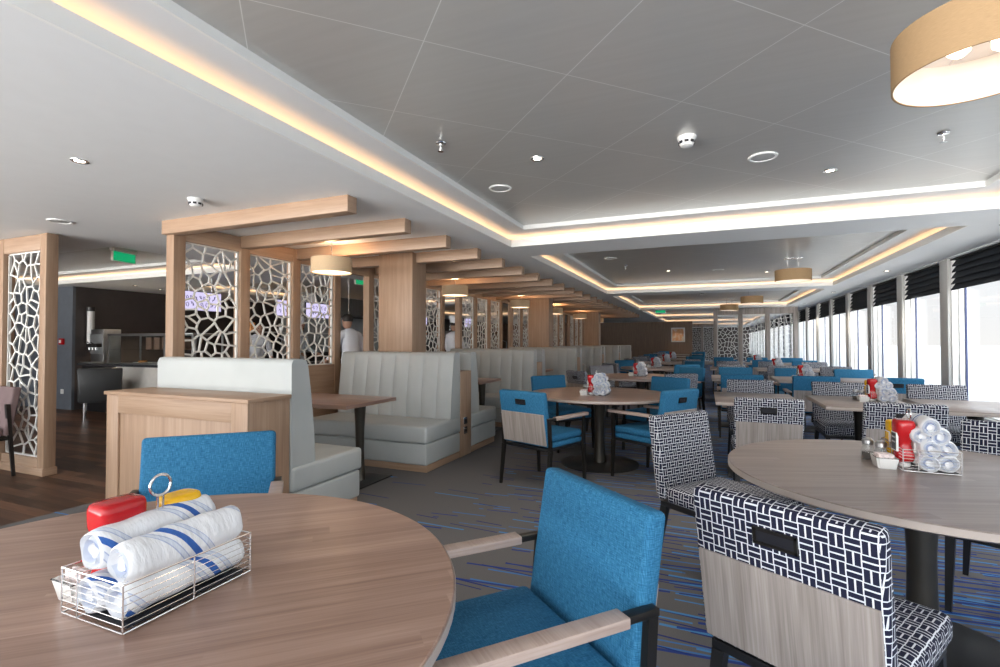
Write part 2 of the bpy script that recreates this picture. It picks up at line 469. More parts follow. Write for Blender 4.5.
# sea outside
struct(MB().box(20, 2500, -1500, 2500, -14.2, -14).build('sea', SEA, smooth=0))

# ------------------------------------------------------------------ voronoi lattice
def clip(poly, a, b, c):     # keep a*x+b*y<=c
    out = []
    for i in range(len(poly)):
        p, q = poly[i], poly[(i + 1) % len(poly)]
        dp, dq = a * p[0] + b * p[1] - c, a * q[0] + b * q[1] - c
        if dp <= 0: out.append(p)
        if (dp < 0) != (dq < 0) and abs(dp - dq) > 1e-12:
            t = dp / (dp - dq); out.append((p[0] + t * (q[0] - p[0]), p[1] + t * (q[1] - p[1])))
    return out
def voronoi(w, h, cell, seed):
    rnd = random.Random(seed); nx = max(2, round(w / cell)); ny = max(2, round(h / (cell * 1.15)))
    pts = []
    for i in range(nx):
        for j in range(ny):
            pts.append(((i + .5 + rnd.uniform(-.55, .55)) * w / nx, (j + .5 + rnd.uniform(-.55, .55)) * h / ny))
    cells = []
    for i, p in enumerate(pts):
        poly = [(0, 0), (w, 0), (w, h), (0, h)]
        for j, q in enumerate(pts):
            if i == j: continue
            dx, dy = q[0] - p[0], q[1] - p[1]
            if dx * dx + dy * dy > (4 * cell) ** 2: continue
            poly = clip(poly, dx, dy, (q[0] ** 2 + q[1] ** 2 - p[0] ** 2 - p[1] ** 2) / 2)
            if len(poly) < 3: break
        q2 = []
        for v in poly:
            if not q2 or math.dist(v, q2[-1]) > .004: q2.append(v)
        if len(q2) > 2 and math.dist(q2[0], q2[-1]) < .004: q2.pop()
        if len(q2) >= 3: cells.append(q2)
    return cells
def lattice_mb(w, h, cell, seed, th=.012, half=.0082):
    mb = MB(); b = mb.bm
    for poly in voronoi(w, h, cell, seed):
        n = len(poly); cx = sum(p[0] for p in poly) / n; cy = sum(p[1] for p in poly) / n
        area = sum(poly[i][0] * poly[(i + 1) % n][1] - poly[(i + 1) % n][0] * poly[i][1] for i in range(n)) / 2
        if area < 0: poly = poly[::-1]
        inner = []
        for i in range(n):
            p, a, c = Vector(poly[i]), Vector(poly[i - 1]), Vector(poly[(i + 1) % n])
            e1, e2 = (p - a).normalized(), (c - p).normalized()
            n1, n2 = Vector((-e1.y, e1.x)), Vector((-e2.y, e2.x))
            m = (n1 + n2)
            m = m / max(m.length_squared, .5) * 2
            d = (m * half); cc = Vector((cx, cy)) - p
            if d.length > cc.length * .75: d = cc * .6
            inner.append(p + d)
        O = [[b.verts.new((x - w / 2, s * th / 2, y)) for x, y in poly] for s in (-1, 1)]
        I = [[b.verts.new((v.x - w / 2, s * th / 2, v.y)) for v in inner] for s in (-1, 1)]
        for i in range(n):
            j = (i + 1) % n
            b.faces.new((O[0][i], O[0][j], I[0][j], I[0][i])); b.faces.new((O[1][j], O[1][i], I[1][i], I[1][j]))
            b.faces.new((I[0][i], I[0][j], I[1][j], I[1][i]))
    for x0, x1, z0, z1 in ((-w / 2, -w / 2 + .014, 0, h), (w / 2 - .014, w / 2, 0, h), (-w / 2, w / 2, 0, .014), (-w / 2, w / 2, h - .014, h)):
        mb.box(x0, x1, -.012, .012, z0, z1)
    return mb
LZ0, LZ1 = 1.02, 2.215
P = .6875; Y0 = 2.92
lat_mesh = {}
def lattice(parent, w, h, seed, loc, rz, cell=.105):
    key = (round(w, 3), round(h, 3), seed, cell)
    if key not in lat_mesh:
        o = lattice_mb(w, h, cell, seed).build('lattice_panel', LATT, parent, 0); lat_mesh[key] = o.data
    else:
        o = bpy.data.objects.new('lattice_panel', lat_mesh[key]); COL.objects.link(o); o.parent = parent
    o.location = loc; o.rotation_euler = (0, 0, rz); return o
# booth-side dividers, along Y at x=-4.3
for bay in range(6):
    yb0 = Y0 + bay * 4 * P
    d = empty('lattice_divider', (-4.405, yb0, 0))
    tag(d, 'oak framed divider with pale web lattice behind the %s seating booth bay' % ORD[bay], 'divider', 'lattice dividers behind the booths')
    for k in range(4):
        y = k * P
        MB().box(-.035, .065, y, y + .11, 0, C - .005, .003).build('post', OAK, d)
        if k < 3: lattice(d, P - .11, LZ1 - LZ0, (bay * 3 + k) % 4 + 5, (.015, y + .11 + (P - .11) / 2, LZ0), PI / 2)
    MB().box(-.03, .06, .11, 4 * P, LZ1, C - .006, .002).build('lintel', OAKH, d)
    MB().box(-.03, .06, .11, 4 * P, 0, LZ0, .002).build('base_panel', OAKH, d)
# left freestanding divider, along X at y=2.80
d = empty('lattice_divider', (-5.98, 2.79, 0)); tag(d, 'oak framed lattice divider standing on the dark plank floor at left', 'divider')
for i, x in enumerate((0, -.78, -1.56)):
    MB().box(x - .055, x + .055, -.05, .05, 0, C - .005, .003).build('post', OAK, d)
    if i < 2:
        lattice(d, .65, 2.05, 31 + i, (x - .39, 0, .16), 0, .11)
MB().box(-1.5, -.055, -.045, .045, 2.21, C - .006, .002).build('lintel', OAKH, d)
MB().box(-1.5, -.055, -.04, .04, 0, .16, .002).build('base_panel', OAKH, d)
MB().box(-1.64, .065, -.06, .06, 0, .075, .002).build('plinth', OAKH, d)
# window-side divider, along X at y=17.2
def wdiv(y, label, xs):
    d = empty('lattice_divider', (0, y, 0)); tag(d, label, 'divider')
    for i, x in enumerate(xs):
        MB().box(x - .06, x + .06, -.07, .07, 0, C - .005, .003).build('post', GREYWOOD, d)
        if i: lattice(d, xs[i] - xs[i - 1] - .12, 1.95, 41 + i, ((xs[i] + xs[i - 1]) / 2, 0, .20), 0, .105)
    MB().box(xs[0], xs[-1], -.06, .06, 2.17, C - .006, .002).build('lintel', GREYWOOD, d)
    MB().box(xs[0], xs[-1], -.05, .05, 0, .2, .002).build('base_panel', GREYWOOD, d)
wdiv(17.25, 'tall lattice divider standing across the window seating beyond the last square tables', (.28, 1.0, 1.75, 2.5))
wdiv(31., 'small distant lattice divider at the far end of the aisle', (-.9, -.2, .5))

# ------------------------------------------------------------------ oak ceiling beams
BP = .735; NBEAM = 24
_bm = None
for k in range(NBEAM):
    y = 2.87 + BP * k
    if _bm is None:
        o = MB().box(-4.43, -2.39, 0, .105, 2.25, C, .003).build('ceiling_beam', OAKH); _bm = o
    else: o = _bm.copy(); COL.objects.link(o)
    o.location = (0, y, 0)
    tag(o, '%s oak ceiling beam over the booths counted from the camera' % ORD[k], 'beam', 'oak beams over the booths', 'thing')

# ------------------------------------------------------------------ booths
def back_mb(x0, x1, yb, sgn, zt=1.185, zb=.43, chan=8):
    """upright channel-stitched back: flat rear at yb, front faces direction sgn along y"""
    prof = [(.0, zb), (.0, zt - .035), (.012, zt - .008), (.035, zt), (.10, zt), (.135, zt - .012), (.155, zt - .05), (.185, zt - .25), (.215, zt - .5), (.23, zb)]
    front = {5, 6, 7, 8, 9}
    cw = (x1 - x0) / chan; st = [x0]
    for c in range(chan):
        for q in (.06, .3, .7, .94, 1): st.append(x0 + (c + q) * cw)
    mb = MB(); b = mb.bm; rows = []
    for i, x in enumerate(st):
        q = ((x - x0) / cw) % 1; q = min(q, 1 - q); dep = 0
        if i in (0, len(st) - 1): dep = .006
        else: dep = .011 * max(0, 1 - q / .12) if q < .12 else 0
        edge = 1 if (i == 0 or i == len(st) - 1) else 0
        row = []
        for j, (y, z) in enumerate(prof):
            dd = dep if j in front else 0
            row.append(b.verts.new((x, yb + sgn * (y - dd), z - (dep * .5 if j in (3, 4) else 0))))
        rows.append(row)
    for A, B in zip(rows, rows[1:]):
        for j in range(len(prof)):
            b.faces.new((A[j], A[(j + 1) % len(prof)], B[(j + 1) % len(prof)], B[j]))
    b.faces.new(rows[0][::-1]); b.faces.new(rows[-1])
    bmesh.ops.recalc_face_normals(b, faces=b.faces)
    return mb
XE = -2.56
def booth_side(o, yb, sgn, x0=-4.10, x1=XE, dp=.75):
    back_mb(x0, x1 - .005, yb, sgn).build('backrest', LEATHER, o, 50)
    # upper and lower seat cushions
    ys = sorted((yb, yb + sgn * dp))
    MB().box(x0, x1 + .01, ys[0], ys[1], .285, .458, .028, 3).build('seat_cushion', LEATHER, o)
    ys = sorted((yb, yb + sgn * (dp - .015)))
    MB().box(x0, x1, ys[0], ys[1], .07, .283, .02, 3).build('seat_base', LEATHER, o)
    ys = sorted((yb, yb + sgn * (dp - .04)))
    MB().box(x0, x1 - .01, ys[0], ys[1], 0, .069, .002).build('plinth', OAKH, o)
def outlet(o, x, y, z):
    p = MB().box(x, x + .008, y - .045, y + .045, z - .04, z + .04, .003).build('outlet_plate', CHROME, o)
    MB().box(x + .008, x + .011, y - .03, y - .004, z - .02, z + .02).box(x + .008, x + .011, y + .006, y + .03, z - .02, z + .02).build('socket', BLACK, p)
BC = [5.13 + 2.75 * i for i in range(5)]
# single booth with oak half wall
o = empty('booth_bench', (-3.4, 2.53, 0)); o.location = (0, 0, 0)
tag(o, 'single pale leather booth bench against the oak half wall', 'booth')
booth_side(o, 2.53, 1, -3.93, XE, .73)
o = empty('half_wall'); tag(o, 'oak half wall cabinet behind the nearest booth bench', 'cabinet', kind='thing')
MB().box(-3.96, XE - .015, 2.21, 2.525, 0, .925, .002).build('body', OAK, o)
MB().box(-3.98, XE - .0, 2.185, 2.527, .925, .95, .003).build('top', OAKH, o)
for xa, xb in ((-3.96, -3.83), (XE - .155, XE - .015)): MB().box(xa, xb, 2.195, 2.212, 0, .925, .002).build('stile', OAK, o)
for za, zb in ((.80, .925), (0, .12)): MB().box(-3.83, XE - .155, 2.195, 2.212, za, zb, .002).build('rail', OAKH, o)
for i, c in enumerate(BC):
    o = empty('booth_bench', (0, 0, 0))
    tag(o, '%s double-sided pale leather booth bench counted from the oak half wall' % ORD[i], 'booth', 'double-sided booth benches')
    booth_side(o, c - .14, -1); booth_side(o, c + .14, 1)
    MB().box(-4.10, XE, c - .137, c + .137, 0, .965, .002).build('core_panel', OAK, o)
    outlet(o, XE, c - .02, .40); outlet(o, XE, c - .02, .29)
    if i % 2 == 0:
        struct(MB().box(-3.68, -3.2, c - .137, c + .175, .966, C - .004, .002).build('pillar', OAK))
o = empty('booth_bench', (0, 0, 0)); tag(o, 'farthest single booth bench closing the row at the far end', 'booth')
booth_side(o, BC[-1] + 2.7, -1)
MB().box(-4.28, XE, BC[-1] + 2.71, BC[-1] + 2.8, 0, .965, .002).build('core_panel', OAK, o)

def make_booth_table():
    o = empty('booth_table')
    MB().box(-.62, .62, -.375, .375, .715, .75, .004).build('table_top', TOP, o)
    MB().lathe([(.055, .01), (.05, .03), (.038, .30), (.042, .5), (.055, .69), (.06, .715)], 24, (.47, 0, 0)).build('column', BRONZE, o)
    MB().box(.18, .66, -.25, .25, 0, .012, .003).build('base_plate', BLACK, o)
    return o
btp = Proto(make_booth_table)
for i in range(6):
    y = (BC[i] if i < 5 else BC[4] + 2.75) - 1.375 - .03
    btp.put((-3.48, y + .08, 0), 0, 'walnut table in the %s booth bay counted from the half wall' % ORD[i], 'booth tables', 'table')

# ------------------------------------------------------------------ lamps
def make_boothlamp():
    o = empty('drum_pendant_lamp')
    s = MB().lathe([(.205, 0), (.205, .15), (.20, .15), (.20, 0), (.205, 0)], 48, cap=False).build('lamp_shade', SHADEW, o, 35)
    MB().lathe([(.198, .012), (.198, .016)], 40).build('diffuser', emit_soft, o)
    MB().tube([(0, 0, .1), (0, 0, .34)], .006).build('stem', CHROME, o)
    MB().lathe([(.05, .335), (.05, .35)], 24).build('canopy', CHROME, o)
    return o
emit_soft = emit('lamp_diffuser_glow', (1., .72, .5), 2.2)
blp = Proto(make_boothlamp)
def plight(name, loc, en, col, rad=.05):
    l = bpy.data.lights.new(name, 'POINT'); l.energy = en; l.color = col; l.shadow_soft_size = rad
    o = bpy.data.objects.new(name, l); COL.objects.link(o); o.location = loc; return o
def spot(loc, en, col, ang=100, rad=.04, blend=.6):
    l = bpy.data.lights.new('downlight_beam', 'SPOT'); l.energy = en; l.color = col; l.spot_size = R(ang); l.spot_blend = blend; l.shadow_soft_size = rad
    o = bpy.data.objects.new('downlight_beam', l); COL.objects.link(o); o.location = loc; return o
for i in range(6):
    y = 4.08 + 2.75 * i + (.16 if i == 2 else 0)
    blp.put((-3.6, y, 2.02), 0, 'cream drum lamp hanging over the %s booth table' % ORD[i], 'drum lamps over the booths', 'lamp')
    plight('booth_bulb', (-3.6, y, 2.19), 5, (1, .62, .33), .05)
def make_winlamp():
    o = empty('drum_ceiling_lamp')
    r = .24
    MB().lathe([(r, 0), (r, .165), (r - .006, .165), (r - .006, 0), (r, 0)], 64, cap=False).build('lamp_shade', SHADE, o, 35)
    MB().lathe([(r - .0065, .003), (r - .0065, .15), (.001, .152), (.001, .154), (r - .0062, .154)], 64, cap=False).build('lining', LINING, o)
    MB().lathe([(.015, .07), (.032, .085), (.032, .115), (.015, .14)], 20, (.06, 0, 0)).build('bulb', LAMPIN, o)
    MB().lathe([(.015, .07), (.032, .085), (.032, .115), (.015, .14)], 20, (-.06, 0, 0)).build('bulb', LAMPIN, o)
    MB().tube([(r - .01, 0, .15), (-r + .01, 0, .15)], .004).tube([(0, r - .01, .15), (0, -r + .01, .15)], .004).build('spider', CHROME, o)
    for x in (-.07, .07): MB().tube([(x, 0, .15), (x, 0, .35)], .007).build('stem', CHROME, o)
    MB().box(-.12, .12, -.05, .05, .335, .372, .004).build('canopy', CHROME, o)
    return o
wlp = Proto(make_winlamp)
WL = [(.86, 2.14, 2.20, 'large tan drum lamp in the top right corner of the nearest ceiling coffer'),
      (1.2, 8.45, 2.205, 'tan drum lamp hanging in the second ceiling coffer'),
      (1.0, 13.0, 2.205, 'tan drum lamp nearer of two in the third ceiling coffer'),
      (.62, 15.6, 2.205, 'tan drum lamp farther of two in the third ceiling coffer just before the divider')]
for x, y, z, lb in WL:
    wlp.put((x, y, z), 0, lb, 'tan drum lamps over the window seating', 'lamp')
    plight('lamp_bulb', (x, y, z + .06), .35, (1, .75, .5), .03)

# ------------------------------------------------------------------ ceiling fittings
def make_speaker():
    o = empty('ceiling_speaker')
    MB().lathe([(.0, -.004), (.072, -.004), (.082, -.0)], 32, cap=False).build('grille', plain('speaker_grille', (.42, .42, .41), .7), o)
    MB().lathe([(.074, -.008), (.088, -.008), (.092, 0), (.07, 0), (.074, -.008)], 32, cap=False).build('rim', TRIMW, o); return o
def make_smoke():
    o = empty('smoke_detector')
    MB().lathe([(.05, -.018), (.055, -.012), (.055, 0)], 28).build('base', PLASTW, o)
    MB().lathe([(.02, -.062), (.036, -.056), (.046, -.035), (.048, -.018)], 28).build('housing', PLASTW, o)
    vm = MB()
    for k in range(8):
        a = k * PI / 4; vm.box(-.012, .012, .0435, .0475, -.045, -.030, 0, 1, Matrix.Rotation(a, 4, 'Z'))
    vm.build('vent', LABELB, o); return o
def make_sprinkler():
    o = empty('ceiling_sprinkler')
    MB().lathe([(.032, -.004), (.03, -.008), (.012, -.012)], 20).build('flange', CHROME, o)
    MB().tube([(0, 0, -.01), (0, 0, -.055)], .006).tube([(0, -.009, -.012), (0, -.012, -.03), (0, -.002, -.05)], .0025).tube([(0, .009, -.012), (0, .012, -.03), (0, .002, -.05)], .0025).build('nozzle', CHROME, o)
    MB().lathe([(.018, -.058), (.018, -.055)], 12).build('deflector', CHROME, o); return o
def make_down():
    o = empty('downlight')
    MB().lathe([(.028, -.001), (.038, -.006), (.045, -.003), (.046, 0)], 28, cap=False).build('rim', CHROME, o)
    MB().lathe([(0.001, -.002), (.027, -.002)], 24, cap=False).build('lamp', DOWNL, o); return o
pS, pD, pN, pL = Proto(make_speaker), Proto(make_smoke), Proto(make_sprinkler), Proto(make_down)
for x, y, z, lb in ((.36, 3.73, INNER, 'large round speaker grille in the nearest coffer beside the smoke detector'),
                    (-1.53, 3.68, INNER, 'round speaker grille near the left corner of the nearest coffer'),
                    (-5.27, 2.53, C, 'flat round speaker grille in the soffit near the left divider'),
                    (-1.3, 7.4, INNER, 'round speaker grille in the second coffer, left side'), (.2, 9.3, INNER, 'round speaker grille in the second coffer, centre')):
    pS.put((x, y, z), 0, lb, 'ceiling speakers', 'speaker')
for x, y, z, lb in ((-.1, 3.19, INNER, 'white smoke detector in the middle of the nearest grey coffer'), (-3.52, 2.53, C, 'white smoke detector on the soffit before the first oak beam'),
                    (-.1, 13.4, INNER, 'white smoke detector in the third coffer')):
    pD.put((x, y, z), 0, lb, 'smoke detectors', 'smoke detector')
for x, y, lb in ((-1.52, 2.69, 'chrome sprinkler near the left edge of the nearest coffer'), (1.31, 3.71, 'chrome sprinkler near the right edge of the nearest coffer'),
                 (-1.2, 8.2, 'chrome sprinkler in the second coffer')):
    pN.put((x, y, INNER), 0, lb, 'ceiling sprinklers', 'sprinkler')
DL = [(-1.05, 3.18, INNER, 'recessed downlight left of the smoke detector in the nearest coffer'), (.84, 4.22, INNER, 'recessed downlight right of the large speaker in the nearest coffer'),
      (-3.41, 1.73, C, 'recessed downlight in the white soffit near the left edge'), (-.6, 9.1, INNER, 'recessed downlight left in the second coffer'), (1.0, 9.9, INNER, 'recessed downlight right in the second coffer')]
for i, y in enumerate((5.9, 9.1, 12.5, 15.9)): DL.append((2.52, y, C, '%s recessed downlight along the window soffit' % ORD[i]))
for i, y in enumerate((3.25, )): DL.append((-3.95, y, C, 'recessed downlight between the first two oak beams'))
for i, (x, y) in enumerate([(-10.2, 6.6), (-9.6, 8.), (-10.2, 9.6), (-10.0, 6.0), (-10.3, 11.4)]): DL.append((x, y, C, '%s recessed downlight over the buffet counter' % ORD[i]))
for x, y, z, lb in DL:
    pL.put((x, y, z), 0, lb, 'recessed downlights', 'downlight')
    warm = x < -5
    spot((x, y, z - .02), 60 if warm else (8 if y < 2 or -4.2 < x < -3.8 else 36), (1, .78, .55) if warm else (1, .88, .74))
# exit signs
def exit_sign(loc, rz, lb):
    o = empty('exit_sign', loc, rz); tag(o, lb, 'exit sign', kind='thing')
    MB().box(-.17, .17, -.012, .012, -.165, -.045, .003).build('panel', GREEN, o)
    fm = MB().box(-.178, .178, -.016, .016, -.045, -.035).box(-.178, .178, -.016, .016, -.173, -.165).box(-.178, -.17, -.016, .016, -.173, -.035).box(.17, .178, -.016, .016, -.173, -.035)
    fm.build('frame', STEEL, o)
    MB().box(-.19, .19, -.03, .03, -.035, 0, .004).build('housing', PLASTW, o)
exit_sign((-7.25, 4.2, INNER), R(106), 'green exit sign hanging from the ceiling above the left walkway')
exit_sign((-1.55, 19.2, INNER), 0, 'small distant green exit sign hanging over the aisle')
exit_sign((-6.0, 7.6, INNER), R(90), 'small green exit sign seen through the booth lattice')

# ------------------------------------------------------------------ chairs
def backframe(h=.475):
    return Matrix.Translation((0, -.235, .395)) @ Matrix.Rotation(R(9), 4, 'X')
def chair_common(o, fab, w, h=.475):
    T = backframe()
    hw = w / 2
    MB().box(-hw, hw, -.03, .035, 0, h, .018, 3, T).build('backrest', fab, o)
    MB().box(-hw + .012, hw - .012, -.036, -.026, .015, .29, .002, 1, T).build('back_panel', GREYWOOD, o)
    MB().box(-.052, .052, -.033, -.029, h - .108, h - .068, .001, 1, T).build('handle_slot', LABELB, o)
    hs = MB()
    for a in ((-.057, .057, h - .072, h - .064), (-.057, .057, h - .112, h - .104), (-.057, -.049, h - .112, h - .064), (.049, .057, h - .112, h - .064)):
        hs.box(a[0], a[1], -.038, -.028, a[2], a[3], 0, 1, T)
    hs.build('handle_frame', DARKMETAL, o)
def make_side():
    o = empty('dining_chair'); w = .48
    chair_common(o, WEAVE, w)
    MB().box(-.24, .24, -.205, .31, .385, .475, .028, 3).build('seat', WEAVE, o)
    MB().box(-.225, .225, -.25, .29, .355, .384, .002).build('seat_frame', BLACK, o)
    for sx in (-1, 1):
        MB().bar((sx * .205, .27, .355), (sx * .215, .285, 0), .038, None, .024).build('leg', BLACK, o)
        MB().bar((sx * .205, -.232, .355), (sx * .228, -.285, 0), .038, None, .024).build('leg', BLACK, o)
    return o
def make_arm():
    o = empty('dining_armchair'); w = .52
    chair_common(o, BLUE, w)
    MB().box(-.25, .25, -.20, .27, .425, .49, .024, 3).build('seat', BLUE, o)
    MB().box(-.248, .248, -.20, .262, .375, .424, .012, 2).build('seat_base', BLUE, o)
    MB().box(-.255, .255, -.245, .25, .35, .374, .002).build('seat_frame', BLACK, o)
    for sx in (-1, 1):
        x = sx * .272
        MB().bar((x, .25, .36), (x, .265, 0), .030, .034, .022, .022).bar((x, .25, .36), (x, .255, .622), .022, .03, .016, .03).build('leg', DARKMETAL, o)
        MB().bar((x, -.245, .36), (x, -.29, 0), .030, .034, .022, .022).bar((x, -.245, .36), (x, -.265, .640), .026, .03, .022, .03).build('leg', DARKMETAL, o)
        MB().box(x - .015, x + .015, -.280, -.17, .622, .642, .002).build('arm_rail', DARKMETAL, o)
        MB().box(x - .026, x + .026, -.18, .30, .620, .647, .004).build('arm_pad', ARMWOOD, o)
    return o
pSide, pArm = Proto(make_side), Proto(make_arm)
GS, GB = 'patterned dining chairs', 'blue dining armchairs'
def side(x, y, fwd, lb): # fwd = facing direction vector
    return pSide.put((x, y, 0), math.atan2(-fwd[0], fwd[1]), lb, GS, 'chair')
def arm(x, y, fwd, lb):
    return pArm.put((x, y, 0), math.atan2(-fwd[0], fwd[1]), lb, GB, 'chair')

# ------------------------------------------------------------------ tables
def make_round(top):
    def f():
        o = empty('round_table')
        MB().lathe([(.715, .715), (.73, .722), (.73, .747), (.727, .75)], 96).build('table_top', top, o)
        MB().lathe([(.731, .7235), (.7325, .7235), (.7325, .7465), (.731, .7465)], 96, cap=False).build('edge_band', EDGE, o)
        MB().lathe([(.066, .01), (.064, .04), (.052, .25), (.05, .42), (.06, .6), (.072, .70), (.10, .716)], 32).build('column', BRONZE, o)
        MB().lathe([(.40, 0), (.40, .008), (.385, .014), (.07, .022)], 64).build('base_plate', BLACK, o)
        return o
    return f
pRound = Proto(make_round(TOP)); pRoundG = Proto(make_round(TOPG))
tl = pRound.put((-1.19, .665, 0), R(42), 'large round walnut table filling the foreground with a wire napkin rack', None, 'table'); tl.scale = (1.018, 1.018, 1)
tr = pRoundG.put((.825, 2.60, 0), R(20), 'round grey-brown table by the patterned chairs in the right foreground', None, 'table')
tm_ = pRound.put((-1.06, 5.33, 0), R(10), 'round walnut table ringed by four blue armchairs in mid-room', 'round walnut tables', 'table')
MT = [(-.98, 8.25), (-1.0, 11.2), (-1.0, 14.2), (-1.0, 17.2), (-1.0, 20.3), (-1.0, 23.4)]
for i, (x, y) in enumerate(MT):
    pRound.put((x, y, 0), R(10), 'round walnut table %s beyond the mid-room blue armchair table' % ORD[i], 'round walnut tables', 'table')
def make_square():
    o = empty('square_table')
    MB().box(-.36, .36, -.49, .49, .715, .75, .003).build('table_top', TOPG, o)
    MB().box(-.361, .361, -.491, .491, .717, .744, .001).build('edge_band', EDGE, o)
    MB().lathe([(.055, .01), (.045, .3), (.05, .6), (.065, .715)], 24).build('column', DARKMETAL, o)
    MB().box(-.25, .25, -.25, .25, 0, .012, .003).build('base_plate', BLACK, o); return o
pSq = Proto(make_square)
COLN = ['aisle', 'middle', 'window']
RX = [.44, 1.29, 2.13]
for r in range(4):
    y = 5.50 + 3.05 * r
    for c in range(3):
        pSq.put((RX[c] + (.02 if c == 1 else 0), y, 0), 0, '%s table of three in the %s row of square tables' % (COLN[c], ORD[r]), 'square tables in rows by the windows', 'table')
        fn, nm = ((side, 'patterned chair'), (arm, 'blue armchair'))[r % 2]
        fn(RX[c], y - .87, (0, 1), '%s on the near side of the %s table in the %s square row' % (nm, COLN[c], ORD[r]))
        fn(RX[c] + .02, y + .55, (0, -1), '%s on the far side of the %s table in the %s square row' % (nm, COLN[c], ORD[r]))
# foreground chairs
arm(-.51, 1.275, (-.665, -.745), 'blue armchair with wooden arms pulled up to the foreground walnut table')
arm(-1.95, 1.43, (.70, -.72), 'blue chair facing the camera across the foreground table before the half wall').scale = (1.06, 1, 1)
side(.33, 1.79, (.5, .86), 'patterned chair with grey veneer back in the right foreground, nearest the camera')
side(.085, 3.05, (.8, -.6), 'patterned chair facing right at the left of the right round table')
side(1.40, 3.22, (-.47, -.88), 'patterned chair cut off by the frame behind the right round table')
arm(-1.40, 4.42, (.36, .93), 'blue armchair showing its veneer back at left of the mid-room round table')
arm(-.48, 4.97, (-.86, .52), 'blue armchair on the aisle side of the mid-room round table')
arm(-1.66, 6.02, (.80, -.60), 'blue armchair beyond the mid-room round table, booth side')
arm(-.56, 6.20, (-.5, -.87), 'blue armchair beyond the mid-room round table, aisle side')
for i, (x, y) in enumerate(MT):
    for q, (dx, dy) in enumerate(((-.62, -.72), (.5, -.78), (-.62, .72), (.56, .66))):
        nm = ['near left', 'near right', 'far left', 'far right'][q]
        fn, kd = ((arm, 'blue armchair') if (q == 3 or (q == 1 and i % 2)) else (side, 'patterned chair')) if i % 2 == 0 else ((arm, 'blue armchair') if q in (1, 2, 3) else (side, 'patterned chair'))
        fn(x + dx, y + dy, (-dx, -dy), '%s on the %s side of the round table %s beyond mid-room' % (kd, nm, ORD[i]))
# mauve chair at left
def make_mauve():
    o = empty('dining_chair'); T = backframe()
    MB().box(-.25, .25, -.03, .035, 0, .47, .018, 3, T).build('backrest', m_gf, o)
    MB().box(-.24, .24, -.205, .27, .385, .475, .028, 3).build('seat', m_gf, o)
    MB().box(-.25, .25, -.25, .25, .355, .384, .002).build('seat_frame', BLACK, o)
    for sx in (-1, 1):
        MB().bar((sx * .235, .225, .355), (sx * .24, .24, 0), .034, None, .024).build('leg', BLACK, o)
        MB().bar((sx * .235, -.232, .70), (sx * .24, -.285, 0), .034, None, .024).build('leg', BLACK, o)
    return o
mo = make_mauve(); mo.location = (-6.46, 2.36, 0); mo.rotation_euler = (0, 0, R(180)); tag(mo, 'mauve upholstered chair at the left edge before the left divider', 'chair')

# ------------------------------------------------------------------ table sets: rack, bottles, napkins, caddy
def make_rack():
    """x in [-.0975,.0975], y in [0,.28]"""
    o = empty('wire_condiment_rack'); r = .0016
    x0, x1, y0, y1, H = -.0975, .0975, 0, .28, .094
    m = MB()
    for z in (.004, H):
        m.tube([(x0, y0, z), (x1, y0, z), (x1, y1, z), (x0, y1, z)], .0019, 6, True)
    for x, y in ((x0, y0), (x1, y0), (x1, y1), (x0, y1), (x1, .14), (x0, .14), (-.045, y0), (-.045, y1)): m.tube([(x, y, .004), (x, y, H)], .0017, 6)
    for k in range(1, 7):
        z = .004 + k * (H - .004) / 7
        m.tube([(x0, y0, z), (x1, y0, z), (x1, y1, z), (x0, y1, z)], .0008, 5, True)
    m.build('basket', CHROME, o)
    b = MB()
    for k in range(1, 12): b.tube([(x0, y0 + k * .28 / 12, .004), (x1, y0 + k * .28 / 12, .004)], .0011, 5)
    b.tube([(-.045, y0, .006), (-.045, y1, .006)], .0018, 5)
    b.build('floor_grid', CHROME, o)
    MB().box(-.04, .09, .012, .268, .006, .009).build('liner', LABELB, o)
    # ring handle
    h = MB()
    cx, cy = -.03, .15; rr = .023; zc = .228
    for s in (-1, 1): h.tube([(cx, cy + s * .006, .006), (cx, cy + s * .006, zc - rr)], .0024, 8)
    pts = [(cx, cy + rr * math.sin(a) , zc - rr * math.cos(a)) for a in [(-PI + .0) + 2 * PI * k / 28 for k in range(28)]]
    h.tube(pts, .003, 8, True)
    h.build('ring_handle', CHROME, o)
    return o
